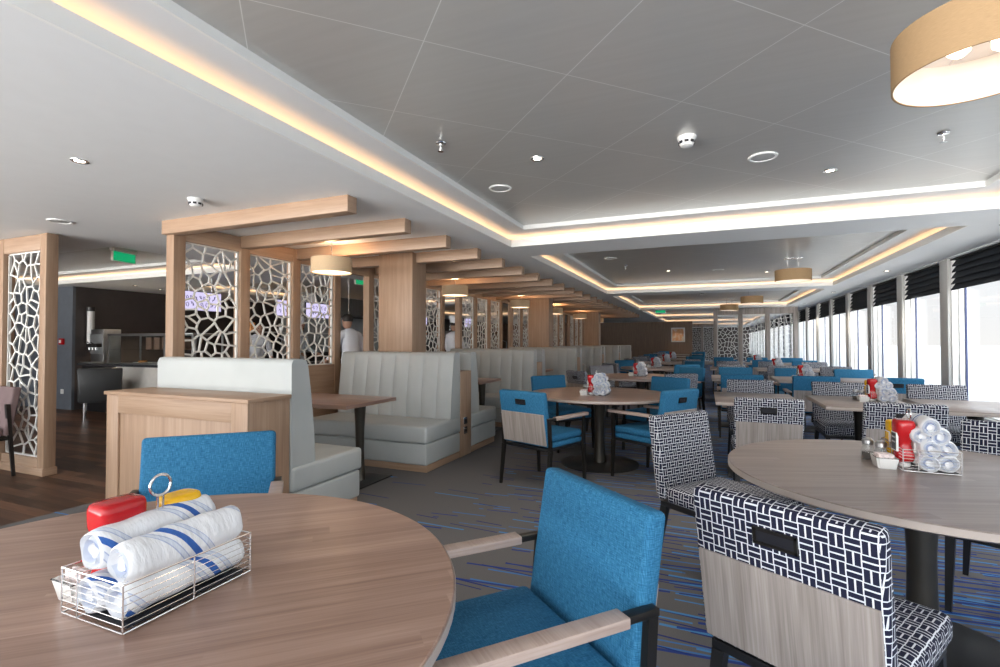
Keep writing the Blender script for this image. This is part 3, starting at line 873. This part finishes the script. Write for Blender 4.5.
def make_bottle(mat, cap):
    def f():
        o = empty('ketchup_bottle' if mat is RED else 'mustard_bottle')
        s = 1.12 if mat is RED else 1.0
        # half width x, half width y, height: waisted squeeze bottle standing on its cap
        prof = [(.017, .018, .018), (.026, .031, .024), (.030, .037, .036), (.029, .036, .052), (.022, .030, .074), (.0195, .028, .090), (.022, .031, .106), (.029, .038, .122),
                (.032, .043, .138), (.032, .044, .164), (.0315, .0435, .171), (.029, .041, .178), (.024, .036, .181), (.012, .020, .182)]
        bb = MB(); b_ = bb.bm; N = 44; rings = []
        for a_, c_, z_ in prof:
            ring = []
            for k in range(N):
                t_ = 2 * PI * k / N; ct, st_ = math.cos(t_), math.sin(t_); e_ = .55
                ring.append(b_.verts.new((math.copysign(abs(ct) ** e_, ct) * a_ * s, math.copysign(abs(st_) ** e_, st_) * c_ * s, z_ * s)))
            rings.append(ring)
        for A, B in zip(rings, rings[1:]):
            for k in range(N): b_.faces.new((A[k], A[(k + 1) % N], B[(k + 1) % N], B[k]))
        b_.faces.new(rings[0][::-1]); b_.faces.new(rings[-1])
        bb.build('body', mat, o, 60)
        MB().lathe([(.018 * s, 0), (.021 * s, .002), (.021 * s, .016), (.017 * s, .019)], 28).build('cap', cap, o)
        for sg in (1, -1):
            FX = Matrix.Rotation(0 if sg > 0 else PI, 4, 'Z')
            MB().box(.024 * s, .0315 * s, -.028 * s, .028 * s, .060 * s, .132 * s, .001, 1, FX).build('label_border', PLASTW, o)
            lb = MB().box(.031 * s, .0322 * s, -.025 * s, .025 * s, .064 * s, .128 * s, .0005, 1, FX).build('label', LABELB if mat is RED else YELLOW, o)
            def txt(body, z, size):
                cu = bpy.data.curves.new('lettering', 'FONT'); cu.body = body; cu.size = size; cu.align_x = 'CENTER'; cu.align_y = 'CENTER'; cu.extrude = .0002
                t = bpy.data.objects.new('lettering_source', cu); COL.objects.link(t)
                bpy.context.view_layer.update()
                me = bpy.data.meshes.new_from_object(t); bpy.data.objects.remove(t)
                me.materials.clear(); me.materials.append(PLASTW if mat is RED else LABELB)
                t = bpy.data.objects.new('lettering', me); COL.objects.link(t); t.parent = lb
                t.location = (sg * .0324 * s, 0, z * s); t.rotation_euler = (PI / 2, 0, sg * PI / 2)
            if mat is RED: txt('TOMATO', .112, .0110); txt('KETCHUP', .094, .0095)
            else: txt('MUSTARD', .09, .0098)
        return o
    return f
def make_napkin():
    """rolled cloth, axis along y"""
    mb = MB(); b = mb.bm; L = .255; n = 26; ns = 22; rnd = random.Random(5)
    UVL = b.loops.layers.uv.verify(); rings = []
    for i in range(ns + 1):
        y = L * i / ns; e = min(i, ns - i)
        rr = .0355 * (1 - (.07 if e == 0 else .02 if e == 1 else 0)) * (1 + .035 * math.sin(i * .9))
        ring = []
        for k in range(n):
            a = 2 * PI * k / n
            q = rr * (1 + .05 * math.sin(2 * a + i * .12) + .025 * math.sin(5 * a + i * .3))
            # the loose outer flap makes a step
            q += .0035 * (k / n)
            ring.append(b.verts.new((q * math.cos(a) * 1.06, y, q * math.sin(a) * .94)))
        rings.append(ring)
    for i in range(ns):
        for k in range(n):
            kk = (k + 1) % n
            f = b.faces.new((rings[i][k], rings[i + 1][k], rings[i + 1][kk], rings[i][kk]))
            for l, (u, v) in zip(f.loops, ((k / n, i), (k / n, i + 1), ((k + 1) / n, i + 1), ((k + 1) / n, i))): l[UVL].uv = (u * 1.0, v / ns * 1.0)
    # spiral ends: concentric steps pushed in and out
    for ring0, y0, sg in ((rings[0], 0, 1), (rings[-1], L, -1)):
        prev = ring0
        for j, (s, d) in enumerate(((.90, -.004), (.80, .012), (.66, -.003), (.54, .014), (.40, .002), (.22, .018))):
            cur = [b.verts.new((v.co.x * s, y0 + sg * (d + .002 * math.sin(3 * k * 2 * PI / n + j)), v.co.z * s)) for k, v in enumerate(ring0)]
            for k in range(n):
                kk = (k + 1) % n
                f = b.faces.new((prev[k], prev[kk], cur[kk], cur[k]) if sg > 0 else (prev[kk], prev[k], cur[k], cur[kk]))
                for l in f.loops: l[UVL].uv = (.05 + .03 * j, (.05 + .12 * j) if k < n * .22 else .05)
            prev = cur
        f = b.faces.new(prev if sg > 0 else prev[::-1])
        for l in f.loops: l[UVL].uv = (.05, .05)
    mb.custom_uv = True
    o = mb.build('rolled_napkin', NAPKIN, None, 60); return o
def make_caddy():
    o = empty('sugar_caddy')
    m = MB().lathe([(.048, 0), (.052, .004), (.062, .046), (.059, .048), (.054, .042), (.048, .010), (.0, .008)], 4, cap=False, M=Matrix.Diagonal((.92, 1.25, 1, 1)) @ Matrix.Rotation(PI / 4, 4, 'Z'))
    bm_ = m.bm
    bmesh.ops.bevel(bm_, geom=[e for e in bm_.edges if abs(e.verts[0].co.z - e.verts[1].co.z) > .005], offset=.008, segments=3, affect='EDGES')
    m.build('dish', CERAMIC, o)
    k = 0
    pm = MB()
    for i in range(7): pm.box(-.028, .028, -.036 + i * .0108, -.030 + i * .0108, .009, .060, .0008, 1, Matrix.Rotation(R(random.uniform(-6, 6)), 4, 'X'))
    tag(pm.build('sugar_packets', SUGAR, o), None, None, None, 'stuff')
    return o
def make_shaker(fill):
    def f():
        o = empty('salt_shaker' if fill is SALT else 'pepper_shaker')
        MB().lathe([(.019, 0), (.021, .003), (.021, .03), (.017, .045), (.0155, .055)], 24).build('glass_body', GLASS2, o)
        MB().lathe([(.017, .003), (.018, .006), (.018, .026)], 20).build('contents', fill, o)
        MB().lathe([(.0165, .054), (.018, .056), (.018, .068), (.012, .075)], 24).build('lid', STEEL, o)
        return o
    return f
pRack, pKet, pMus = Proto(make_rack), Proto(make_bottle(RED, PLASTW)), Proto(make_bottle(YELLOW, RED))
pNap, pCad, pSalt, pPep = Proto(make_napkin), Proto(make_caddy), Proto(make_shaker(SALT)), Proto(make_shaker(PEPPER))
def table_set(x, y, where, n=7, rz=0, detail=True, mustard=True):
    T = Matrix.Translation((x, y, .75)) @ Matrix.Rotation(rz, 4, 'Z')
    def at(a, b, c): return tuple(T @ Vector((a, b, c)))
    pRack.put(at(0, 0, .001), rz, 'chrome wire condiment rack with ring handle on %s' % where, 'condiment racks', 'rack')
    pKet.put(at(-.070, .085, .008), rz, 'red ketchup bottle standing upside down in the rack on %s' % where, 'ketchup bottles', 'bottle')
    pMus.put(at(-.062, .215, .008), rz, 'yellow mustard bottle beside the ketchup on %s' % where, 'mustard bottles', 'bottle')
    pos = [(-.005, .036), (.053, .036), (.024, .086), (-.012, .096), (.066, .090), (.028, .138), (.026, .036)]
    pos = {4: [(-.030, .047), (.051, .047), (.046, .116), (-.020, .136)], 7: [(-.003, .040), (.063, .040), (.062, .100), (.004, .100), (.036, .152), (-.022, .150), (.002, .190)]}[n]
    nm = {4: ['bottom left', 'bottom right', 'top left', 'top right'], 7: ['bottom left', 'bottom middle', 'outer right', 'inner middle', 'upper left', 'upper right', 'topmost']}[n]
    for i, (px, pz) in enumerate(pos):
        o = pNap.put(at(px, .012 + (i % 3) * .006, pz), rz + R((-3, 2, 0, 4, -2, 3, -1)[i]), '%s blue-striped rolled napkin in the rack on %s' % (nm[i], where), 'rolled napkins in racks', 'napkin')
        o.rotation_euler = (R((0, 0, 2, -2, 3, 0, 2)[i]), R((40, 160, 250, 80, 310, 200, 120)[i]), rz + R((-2, 1, 0, 3, -2, 2, -1)[i]))
    pCad.put(at(-.143, .075, .0), rz, 'white sugar caddy with packets beside the rack on %s' % where, 'sugar caddies', 'dish')
    if detail:
        pSalt.put(at(-.13, .165, 0), rz, 'salt shaker beside the rack on %s' % where, 'salt and pepper shakers', 'shaker', 1.3)
        pPep.put(at(-.165, .225, 0), rz, 'pepper shaker beside the rack on %s' % where, 'salt and pepper shakers', 'shaker', 1.3)
table_set(-1.105, .590, 'the foreground walnut table', 4, 0, False)
table_set(.865, 2.60, 'the right round table', 7)
table_set(-1.03, 5.02, 'the mid-room round table', 7)
table_set(1.48, 5.45, 'the middle first-row table', 7)
table_set(1.35, 8.35, 'the middle second-row table', 7, 0, False)
table_set(1.35, 11.45, 'the middle third-row table', 7, 0, False)
table_set(1.25, 14.5, 'the middle fourth-row table', 7, 0, False)
for i, (x, y) in enumerate(MT[:4]): table_set(x, y - .1, 'the round table %s beyond mid-room' % ORD[i], 7, 0, False)

# ------------------------------------------------------------------ buffet side
o = empty('buffet_counter'); tag(o, 'long buffet counter with white lit front and dark stone top at left', 'counter')
MB().box(-9.85, -7.0, 5.6, 6.7, .08, .86).box(-7.7, -7.0, 6.7, 20, .08, .86).build('front_panel', plain('counter_white_front', (.62, .60, .56), .5), o)
MB().box(-10.8, -7.05, 5.65, 6.7, 0, .08).box(-7.7, -7.05, 6.7, 20, 0, .08).build('plinth', BLACK, o)
MB().box(-10.95, -6.95, 5.55, 6.72, .86, .90, .004).box(-7.75, -6.95, 6.72, 20, .86, .90, .004).build('stone_top', COUNTER, o)
MB().box(-10.9, -9.86, 5.62, 6.7, .08, .86).build('end_panel', BLACK, o)
o = empty('display_case'); tag(o, 'glass display case with steel frame standing on the buffet counter end', 'display case')
x0, x1, y0, y1 = -10.15, -7.9, 5.65, 6.2
cm = MB()
for x in (x0, x1, -8.6):
    for y in (y0, y1): cm.box(x - .012, x + .012, y - .012, y + .012, .90, 1.42)
for z in (.90, 1.41):
    cm.box(x0, x1, y0 - .012, y0 + .012, z, z + .02); cm.box(x0, x1, y1 - .012, y1 + .012, z, z + .02)
cm.build('frame', STEEL, o, 0)
MB().box(x0, x1, y0 - .003, y0 + .003, .92, 1.41).build('front_glass', GLASS2, o, 0)
MB().box(x0, x1, y0, y1, 1.16, 1.165).build('shelf', GLASS2, o, 0)
MB().box(x0 - .02, x1 + .02, y0 - .02, y1 + .02, 1.43, 1.45, .003).build('top_panel', STEEL, o)
JAR = plain('brown_cereal', (.22, .12, .08), .6)
for i in range(5):
    j = empty('cereal_dispenser', (-9.35 + .22 * i, 5.93, 1.166)); tag(j, '%s brown cereal dispenser in the glass case counted from the left' % ORD[i], 'dispenser', 'cereal dispensers')
    MB().box(-.08, .08, -.08, .08, 0, .215, .006).build('body', JAR, j); MB().box(-.085, .085, -.085, .085, .216, .232, .003).build('lid', BLACK, j)
def platter(x, y, z, m, lb, n=9, rr=.16):
    p = empty('food_platter', (x, y, z)); tag(p, lb, 'platter', 'food platters on the buffet')
    MB().lathe([(rr * .6, 0), (rr, .018), (rr * .97, .022), (rr * .6, .006), (0.001, .006)], 28, cap=False).build('plate', CERAMIC, p)
    fm = MB()
    rnd = random.Random(int(abs(x * 100 + y * 37)))
    for k in range(n):
        a, d = rnd.uniform(0, 6.28), rnd.uniform(0, rr * .6)
        fm.lathe([(.004, 0), (.03, .008), (.034, .025), (.02, .042), (.004, .046)], 10, (d * math.cos(a), d * math.sin(a), .012))
    tag(fm.build('food', m, p), kind='stuff')
platter(-9.6, 5.9, .905, FOODO, 'platter of orange fruit in the glass display case, left'); platter(-8.9, 5.88, .905, FOODO, 'platter of pastries in the glass display case, middle')
platter(-8.25, 5.9, .905, FOODR, 'platter of red fruit in the glass display case, right')
for i in range(9): platter(-7.35, 7.2 + i * 1.25, .905, (FOODR, FOODO)[i % 2], '%s food platter along the buffet behind the booth lattice' % ORD[i])
# sneeze guard with heat lamps along the buffet
o = empty('sneeze_guard'); tag(o, 'glass sneeze guard with steel posts over the long buffet', 'sneeze guard')
gm = MB()
for i in range(8): gm.tube([(-7.1, 6.9 + i * 1.8, .90), (-7.1, 6.9 + i * 1.8, 1.30), (-7.4, 6.9 + i * 1.8, 1.42)], .014, 8)
gm.build('post', STEEL, o); MB().box(-7.55, -7.02, 6.8, 19.6, 1.42, 1.43).build('top_glass', GLASS2, o, 0)
MB().box(-7.045, -7.037, 6.8, 19.6, 1.1, 1.40).build('front_glass', GLASS2, o, 0)
for i in range(7):
    l = empty('heat_lamp', (-7.45, 7.4 + 1.6 * i, 1.46)); tag(l, '%s steel heat lamp over the buffet counted from the camera' % ORD[i], 'lamp', 'heat lamps over the buffet')
    MB().lathe([(.02, .16), (.05, .13), (.10, .03), (.105, 0), (.098, .0), (.045, .12)], 24, cap=False).build('shade', STEEL, l)
    MB().tube([(0, 0, .15), (0, 0, INNER - 1.46)], .008).build('cord', CHROME, l)
    MB().lathe([(.005, .03), (.03, .045), (.03, .07), (.01, .1)], 14).build('bulb', DOWNL, l)
# wall and hood
HOODW = plain('hood_steel', (.36, .38, .39), .35, .7)
o = empty('extractor_hood'); tag(o, 'stainless extractor hood hanging over the kitchen line behind the booths', 'hood')
MB().prism([(-8.6, 1.95), (-7.9, 1.95), (-8.05, C - .01), (-8.6, C - .01)], 8.6, 14, 'y').build('canopy', HOODW, o)
o = empty('kitchen_back_counter'); tag(o, 'steel kitchen unit with dark ovens standing behind the cooks', 'kitchen unit')
MB().box(-9.4, -8.95, 7.6, 19.5, .0, 1.5).build('body', plain('kitchen_dark', (.03, .03, .03), .4), o)
MB().box(-9.45, -8.9, 7.55, 19.55, 1.5, 1.53).build('shelf', STEEL, o)
MB().box(-8.949, -8.93, 8.5, 13.9, 1.05, 1.95).build('splashback', HOODW, o)
for i in range(14):
    j = empty('kitchen_jar', (-9.15, 7.9 + i * .8, 1.531)); tag(j, '%s steel kitchen jar on the back unit shelf' % ORD[i], 'jar', 'kitchen jars')
    MB().lathe([(.06, 0), (.07, .02), (.07, .16), (.05, .2)], 16).build('body', STEEL if i % 3 else FOODO, j); MB().lathe([(.055, .2), (.055, .22)], 16).build('lid', BLACK, j)
# menu screens
def scribble(p, w, h, seed):
    rnd = random.Random(seed); m = MB()
    for r_ in range(2):
        x = -w * .38
        while x < w * .36:
            s = rnd.uniform(.03, .05); z = h * (.18 - .36 * r_) + rnd.uniform(-.01, .01)
            pts = [(x + s * .5 * math.sin(t * 1.7 + seed) * .8 + t * s * .18, -.019, z + s * .9 * math.cos(t * 1.3 + x * 9)) for t in range(6)]
            m.tube(pts, .005, 5); x += s * 2.0
    m.build('lettering', INK, p)
for i, (x, y, rz, w) in enumerate([(-7.7, 5.65, 90, .7), (-7.7, 7.45, 90, .5), (-7.7, 8.35, 90, .75), (-7.7, 12.5, 90, .6), (-7.7, 15.6, 90, .6)]):
    s = empty('menu_screen', (x, y, 1.97), R(rz)); tag(s, '%s lilac menu screen hanging behind the lattice counted from the camera' % ORD[i], 'screen', 'menu screens over the buffet')
    f_ = MB().box(-w / 2, w / 2, -.014, .02, -.15, .15, .004).build('display', MENU, s)
    scribble(f_, w, .3, i + 3)
    MB().box(-w / 2 - .012, w / 2 + .012, .0, .035, -.162, .162, .004).build('housing', LABELB, s)
    for q in (-.2, .2): MB().tube([(q, .02, .16), (q, .02, INNER - 1.97)], .008).build('rod', STEEL, s)
# soft-serve machine, bins, wall fittings
o = empty('soft_serve_machine', (-10.60, 5.70, .901)); tag(o, 'stainless steel soft serve machine on the counter end by the dark wall', 'machine')
MB().box(-.20, .20, -.0, .30, 0, .64, .01).build('body', STEEL, o); MB().box(-.2, .2, -.012, 0, .18, .55, .004).build('front_panel', HOODW, o)
MB().box(-.2, .2, -.20, 0, .0, .03, .004).build('drip_tray', STEEL, o); MB().box(-.17, .17, -.10, -.012, .30, .37, .006).build('spout_block', BLACK, o)
for q in (-.1, 0, .1):
    MB().tube([(q, -.07, .30), (q, -.07, .25)], .018, 12).build('nozzle', STEEL, o); MB().tube([(q, -.10, .35), (q, -.16, .40)], .008, 8).build('lever', BLACK, o)
BIN = plain('bin_charcoal', (.035, .038, .04), .35)
for i, (x, y) in enumerate(((-9.5, 5.17), )):
    b_ = empty('waste_bin', (x, y, 0), R(60)); tag(b_, ('charcoal tub chair on steel legs before the counter end', )[i], 'chair')
    b_.name = 'tub_chair'
    MB().prism([(-.30, .87), (.30, .87), (.27, .30), (-.27, .30)], -.30, -.20, 'y', r=.03).build('backrest', BIN, b_)
    MB().box(-.27, .27, -.2, .26, .30, .46, .04, 3).build('seat', BIN, b_)
    for s in (-1, 1): MB().box(s * .25 - .04, s * .25 + .04, -.22, .24, .30, .66, .03, 3).build('arm', BIN, b_)
    for sx in (-1, 1):
        for sy in (-1, 1): MB().tube([(sx * .2, sy * .2, 0), (sx * .2, sy * .2, .30)], .018, 10).build('leg', CHROME, b_)
o = empty('cup_dispenser', (-11.2, 5.86, 0)); tag(o, 'tall tube cup dispenser fixed on the dark brown wall', 'dispenser')
MB().lathe([(.06, 1.28), (.06, 1.92)], 20, (.09, 0, 0)).build('tube', PLASTW, o); MB().lathe([(.07, 1.90), (.07, 1.98)], 20, (.09, 0, 0)).build('cap', BLACK, o)
MB().lathe([(.07, 1.20), (.065, 1.29)], 20, (.09, 0, 0)).build('collar', STEEL, o); MB().box(0, .05, -.04, .04, 1.3, 1.9).build('bracket', BLACK, o)
o = empty('fire_call_point', (-11.50, 5.6, 0)); tag(o, 'small red fire call point on the blue-grey wall', 'call point')
MB().box(-.06, .06, -.045, 0, 1.25, 1.37, .006).build('housing', RED, o); MB().box(-.03, .03, -.05, -.045, 1.28, 1.34).build('button', PLASTW, o)
o = empty('wall_socket', (-11.49, 5.6, 0)); tag(o, 'white wall socket low on the blue-grey wall', 'socket')
MB().box(-.045, .045, -.012, 0, .30, .39, .003).build('plate', PLASTW, o); MB().box(-.02, .02, -.015, -.012, .33, .36).build('insert', SALT, o)

# ------------------------------------------------------------------ people
def person(name, loc, rz, lb, joints, edges, radii, head, lean=0, hat=True, body=SHIRT):
    o = empty(name, loc, rz); tag(o, lb, 'person', kind='thing')
    me = bpy.data.meshes.new('body'); me.from_pydata([Vector(j) for j in joints], edges, []); me.update()
    b = bpy.data.objects.new('body', me); COL.objects.link(b); b.parent = o
    sk = b.modifiers.new('skin', 'SKIN'); sk.use_smooth_shade = True
    for i, r in enumerate(radii): me.skin_vertices[0].data[i].radius = r if isinstance(r, tuple) else (r, r)
    me.skin_vertices[0].data[0].use_root = True
    ss = b.modifiers.new('sub', 'SUBSURF'); ss.levels = 1; ss.render_levels = 2
    me.materials.append(body)
    hx, hy, hz = head
    h = MB().lathe([(.02, -.115), (.045, -.105), (.062, -.07), (.073, -.02), (.078, .03), (.07, .075), (.045, .105), (.01, .118)], 24, sy=1.2, M=Matrix.Translation(head))
    h.lathe([(.004, -.018), (.012, -.014), (.008, .02), (.002, .03)], 8, M=Matrix.Translation((hx, hy + .092, hz)))
    for s in (-1, 1): h.lathe([(.004, -.025), (.016, -.01), (.016, .015), (.004, .028)], 8, sx=.5, M=Matrix.Translation((hx + s * .078, hy, hz)))
    h.build('head', SKIN, o, 60)
    fe = MB()
    for s in (-1, 1): fe.box(hx + s * .03 - .012, hx + s * .03 + .012, hy + .08, hy + .09, hz + .004, hz + .014, .003)
    fe.box(hx - .02, hx + .02, hy + .078, hy + .085, hz - .055, hz - .048, .002)
    fe.build('face_features', HAIR, o)
    MB().lathe([(.079, .0), (.083, .04), (.077, .085), (.05, .115), (.01, .127)], 24, sy=1.18, M=Matrix.Translation((hx, hy - .012, hz + .0))).build('hair', HAIR, o, 60)
    if hat: MB().lathe([(.083, .03), (.086, .10), (.10, .13), (.105, .17), (.07, .20), (.01, .205)], 24, sy=1.15, M=Matrix.Translation((hx, hy - .01, hz + .02))).build('cook_hat', SHIRT, o, 60)
    # trousers as a short skinned piece over the legs, apron line left to the jacket
    return o
def standing(handL, handR, bend=0.0):
    s = math.sin(bend); c = math.cos(bend)
    def up(x, y, z): dz = z - .98; return (x, y * c + dz * s, .98 + dz * c - y * s)
    J = [(0, 0, .98), up(0, 0, 1.15), up(0, 0, 1.33), up(0, 0, 1.44), up(0, 0, 1.53),
         up(.17, 0, 1.43), up(.24, .03, 1.17), handL, up(-.17, 0, 1.43), up(-.24, .03, 1.17), handR,
         (.10, 0, .92), (.11, .02, .50), (.11, 0, .09), (.11, .13, .04), (-.10, 0, .92), (-.11, .02, .50), (-.11, 0, .09), (-.11, .13, .04)]
    Ed = [(0, 1), (1, 2), (2, 3), (3, 4), (3, 5), (5, 6), (6, 7), (3, 8), (8, 9), (9, 10), (0, 11), (11, 12), (12, 13), (13, 14), (0, 15), (15, 16), (16, 17), (17, 18)]
    Rd = [(.16, .115), (.15, .11), (.17, .12), (.10, .085), (.052, .052), (.075, .07), (.05, .05), (.032, .032), (.075, .07), (.05, .05), (.032, .032),
          (.10, .10), (.068, .068), (.05, .05), (.04, .035), (.10, .10), (.068, .068), (.05, .05), (.04, .035)]
    return J, Ed, Rd, up(0, .015, 1.65)
def hand(o, p, d):
    """palm with four bent fingers and a thumb at p, pointing along d"""
    p = Vector(p); d = Vector(d).normalized(); sd = d.cross(Vector((0, 0, 1)));
    if sd.length < .1: sd = Vector((1, 0, 0))
    sd.normalize(); dn = d.cross(sd).normalized()
    if dn.z > 0: dn = -dn
    m = MB(); m.tube([p - d * .02, p + d * .03, p + d * .075], [.024, .034, .03], 10)
    for k, L in enumerate((.062, .072, .068, .054)):
        q = p + d * .07 + sd * (-.026 + k * .0175)
        m.tube([q, q + d * L * .5 + dn * .008, q + d * L * .85 + dn * .03], [.0095, .0088, .007], 7)
    q = p + d * .02 + sd * .03
    m.tube([q, q + sd * .022 + d * .025, q + sd * .024 + d * .05 + dn * .01], [.012, .0105, .008], 7)
    m.build('hand', SKIN, o, 60)
def cook(name, loc, rz, lb, hl, hr, bend, hat=True):
    J, Ed, Rd, H = standing(hl, hr, bend)
    o = person(name, loc, rz, lb, J, Ed, Rd, H, hat=hat)
    for e, h in ((6, 7), (9, 10)): hand(o, J[h], Vector(J[h]) - Vector(J[e]))
    tr_ = MB()
    for s in (-1, 1): tr_.tube([(s * .10, 0, .93), (s * .11, .02, .5), (s * .11, 0, .06)], [.125, .095, .078], 14)
    tr_.build('trousers', TROUS, o, 60)
    return o
cook('person', (-5.22, 6.4, 0), R(70), 'person in a white jacket standing behind the first booth gap with back turned', (.30, .25, 1.0), (-.28, .28, 1.02), .22, False)
cook('person', (-4.98, 9.35, 0), R(-20), 'person in a white jacket and cook hat behind the second booth', (.26, .22, .98), (-.26, .22, .98), .05)
cook('person', (-8.2, 7.15, 0), R(-120), 'person in pale blue-white jacket leaning over the buffet behind the first lattice panel', (.25, .45, 1.0), (-.2, .46, 1.0), .55, False)
cook('person', (-8.25, 8.3, 0), R(-90), 'person in a white cook jacket and hat behind the buffet, seen through second lattice', (.24, .36, 1.05), (-.22, .36, 1.05), .1)

# ------------------------------------------------------------------ far end
o = empty('framed_poster', (-1.35, 27.48, 0)); tag(o, 'framed orange and cream poster on the far veneer wall', 'picture')
MB().box(-.34, .34, -.03, 0, 1.30, 2.05, .003).build('frame', PLASTW, o); MB().box(-.28, .28, -.034, -.03, 1.36, 1.99).build('picture', PIC, o)
spot((-1.35, 27.1, C - .03), 15, (1, .7, .4), 70)

# ------------------------------------------------------------------ world, sun, camera
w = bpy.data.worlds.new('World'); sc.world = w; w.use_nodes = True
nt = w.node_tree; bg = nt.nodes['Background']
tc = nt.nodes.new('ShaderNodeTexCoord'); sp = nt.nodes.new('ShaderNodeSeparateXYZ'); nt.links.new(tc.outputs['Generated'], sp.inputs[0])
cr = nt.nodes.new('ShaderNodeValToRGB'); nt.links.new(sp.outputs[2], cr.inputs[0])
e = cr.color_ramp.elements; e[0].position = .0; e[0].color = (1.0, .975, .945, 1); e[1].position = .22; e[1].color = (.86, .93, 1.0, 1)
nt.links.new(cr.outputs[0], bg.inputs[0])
def wm(op, a, b):
    n = nt.nodes.new('ShaderNodeMath'); n.operation = op
    for i, v in enumerate((a, b)):
        if isinstance(v, float): n.inputs[i].default_value = v
        else: nt.links.new(v, n.inputs[i])
    return n.outputs[0]
# sky strength raised astern (towards -y) as added fill light; it is dimmer abeam
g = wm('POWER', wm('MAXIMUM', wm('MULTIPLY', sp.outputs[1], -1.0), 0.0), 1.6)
# added glow below the horizon astern, for unmodelled deck and water, lights the ceiling
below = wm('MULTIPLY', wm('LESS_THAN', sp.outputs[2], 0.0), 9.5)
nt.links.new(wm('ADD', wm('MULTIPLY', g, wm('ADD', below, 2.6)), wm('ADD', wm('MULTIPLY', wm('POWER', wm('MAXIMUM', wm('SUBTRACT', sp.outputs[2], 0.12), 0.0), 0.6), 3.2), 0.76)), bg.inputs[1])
cam = bpy.data.cameras.new('camera'); co = bpy.data.objects.new('camera', cam); COL.objects.link(co)
cam.sensor_width = 36; cam.lens = 495 / 1000 * 36; cam.clip_start = .05; cam.clip_end = 4000
yaw = math.atan(206 / 495); pitch = math.atan(8.5 / 495)
co.location = (0, 0, 1.3); co.rotation_euler = (PI / 2 + pitch, 0, yaw)
sc.camera = co
vs = sc.view_settings; vs.view_transform = 'Standard'; vs.look = 'None'; vs.gamma = 1; vs.use_curve_mapping = False; vs.exposure = 0.62
sc.cycles.max_bounces = 10; sc.cycles.diffuse_bounces = 6; sc.cycles.transparent_max_bounces = 16
sc.cycles.sample_clamp_indirect = 8
sc.cycles.use_denoising = True
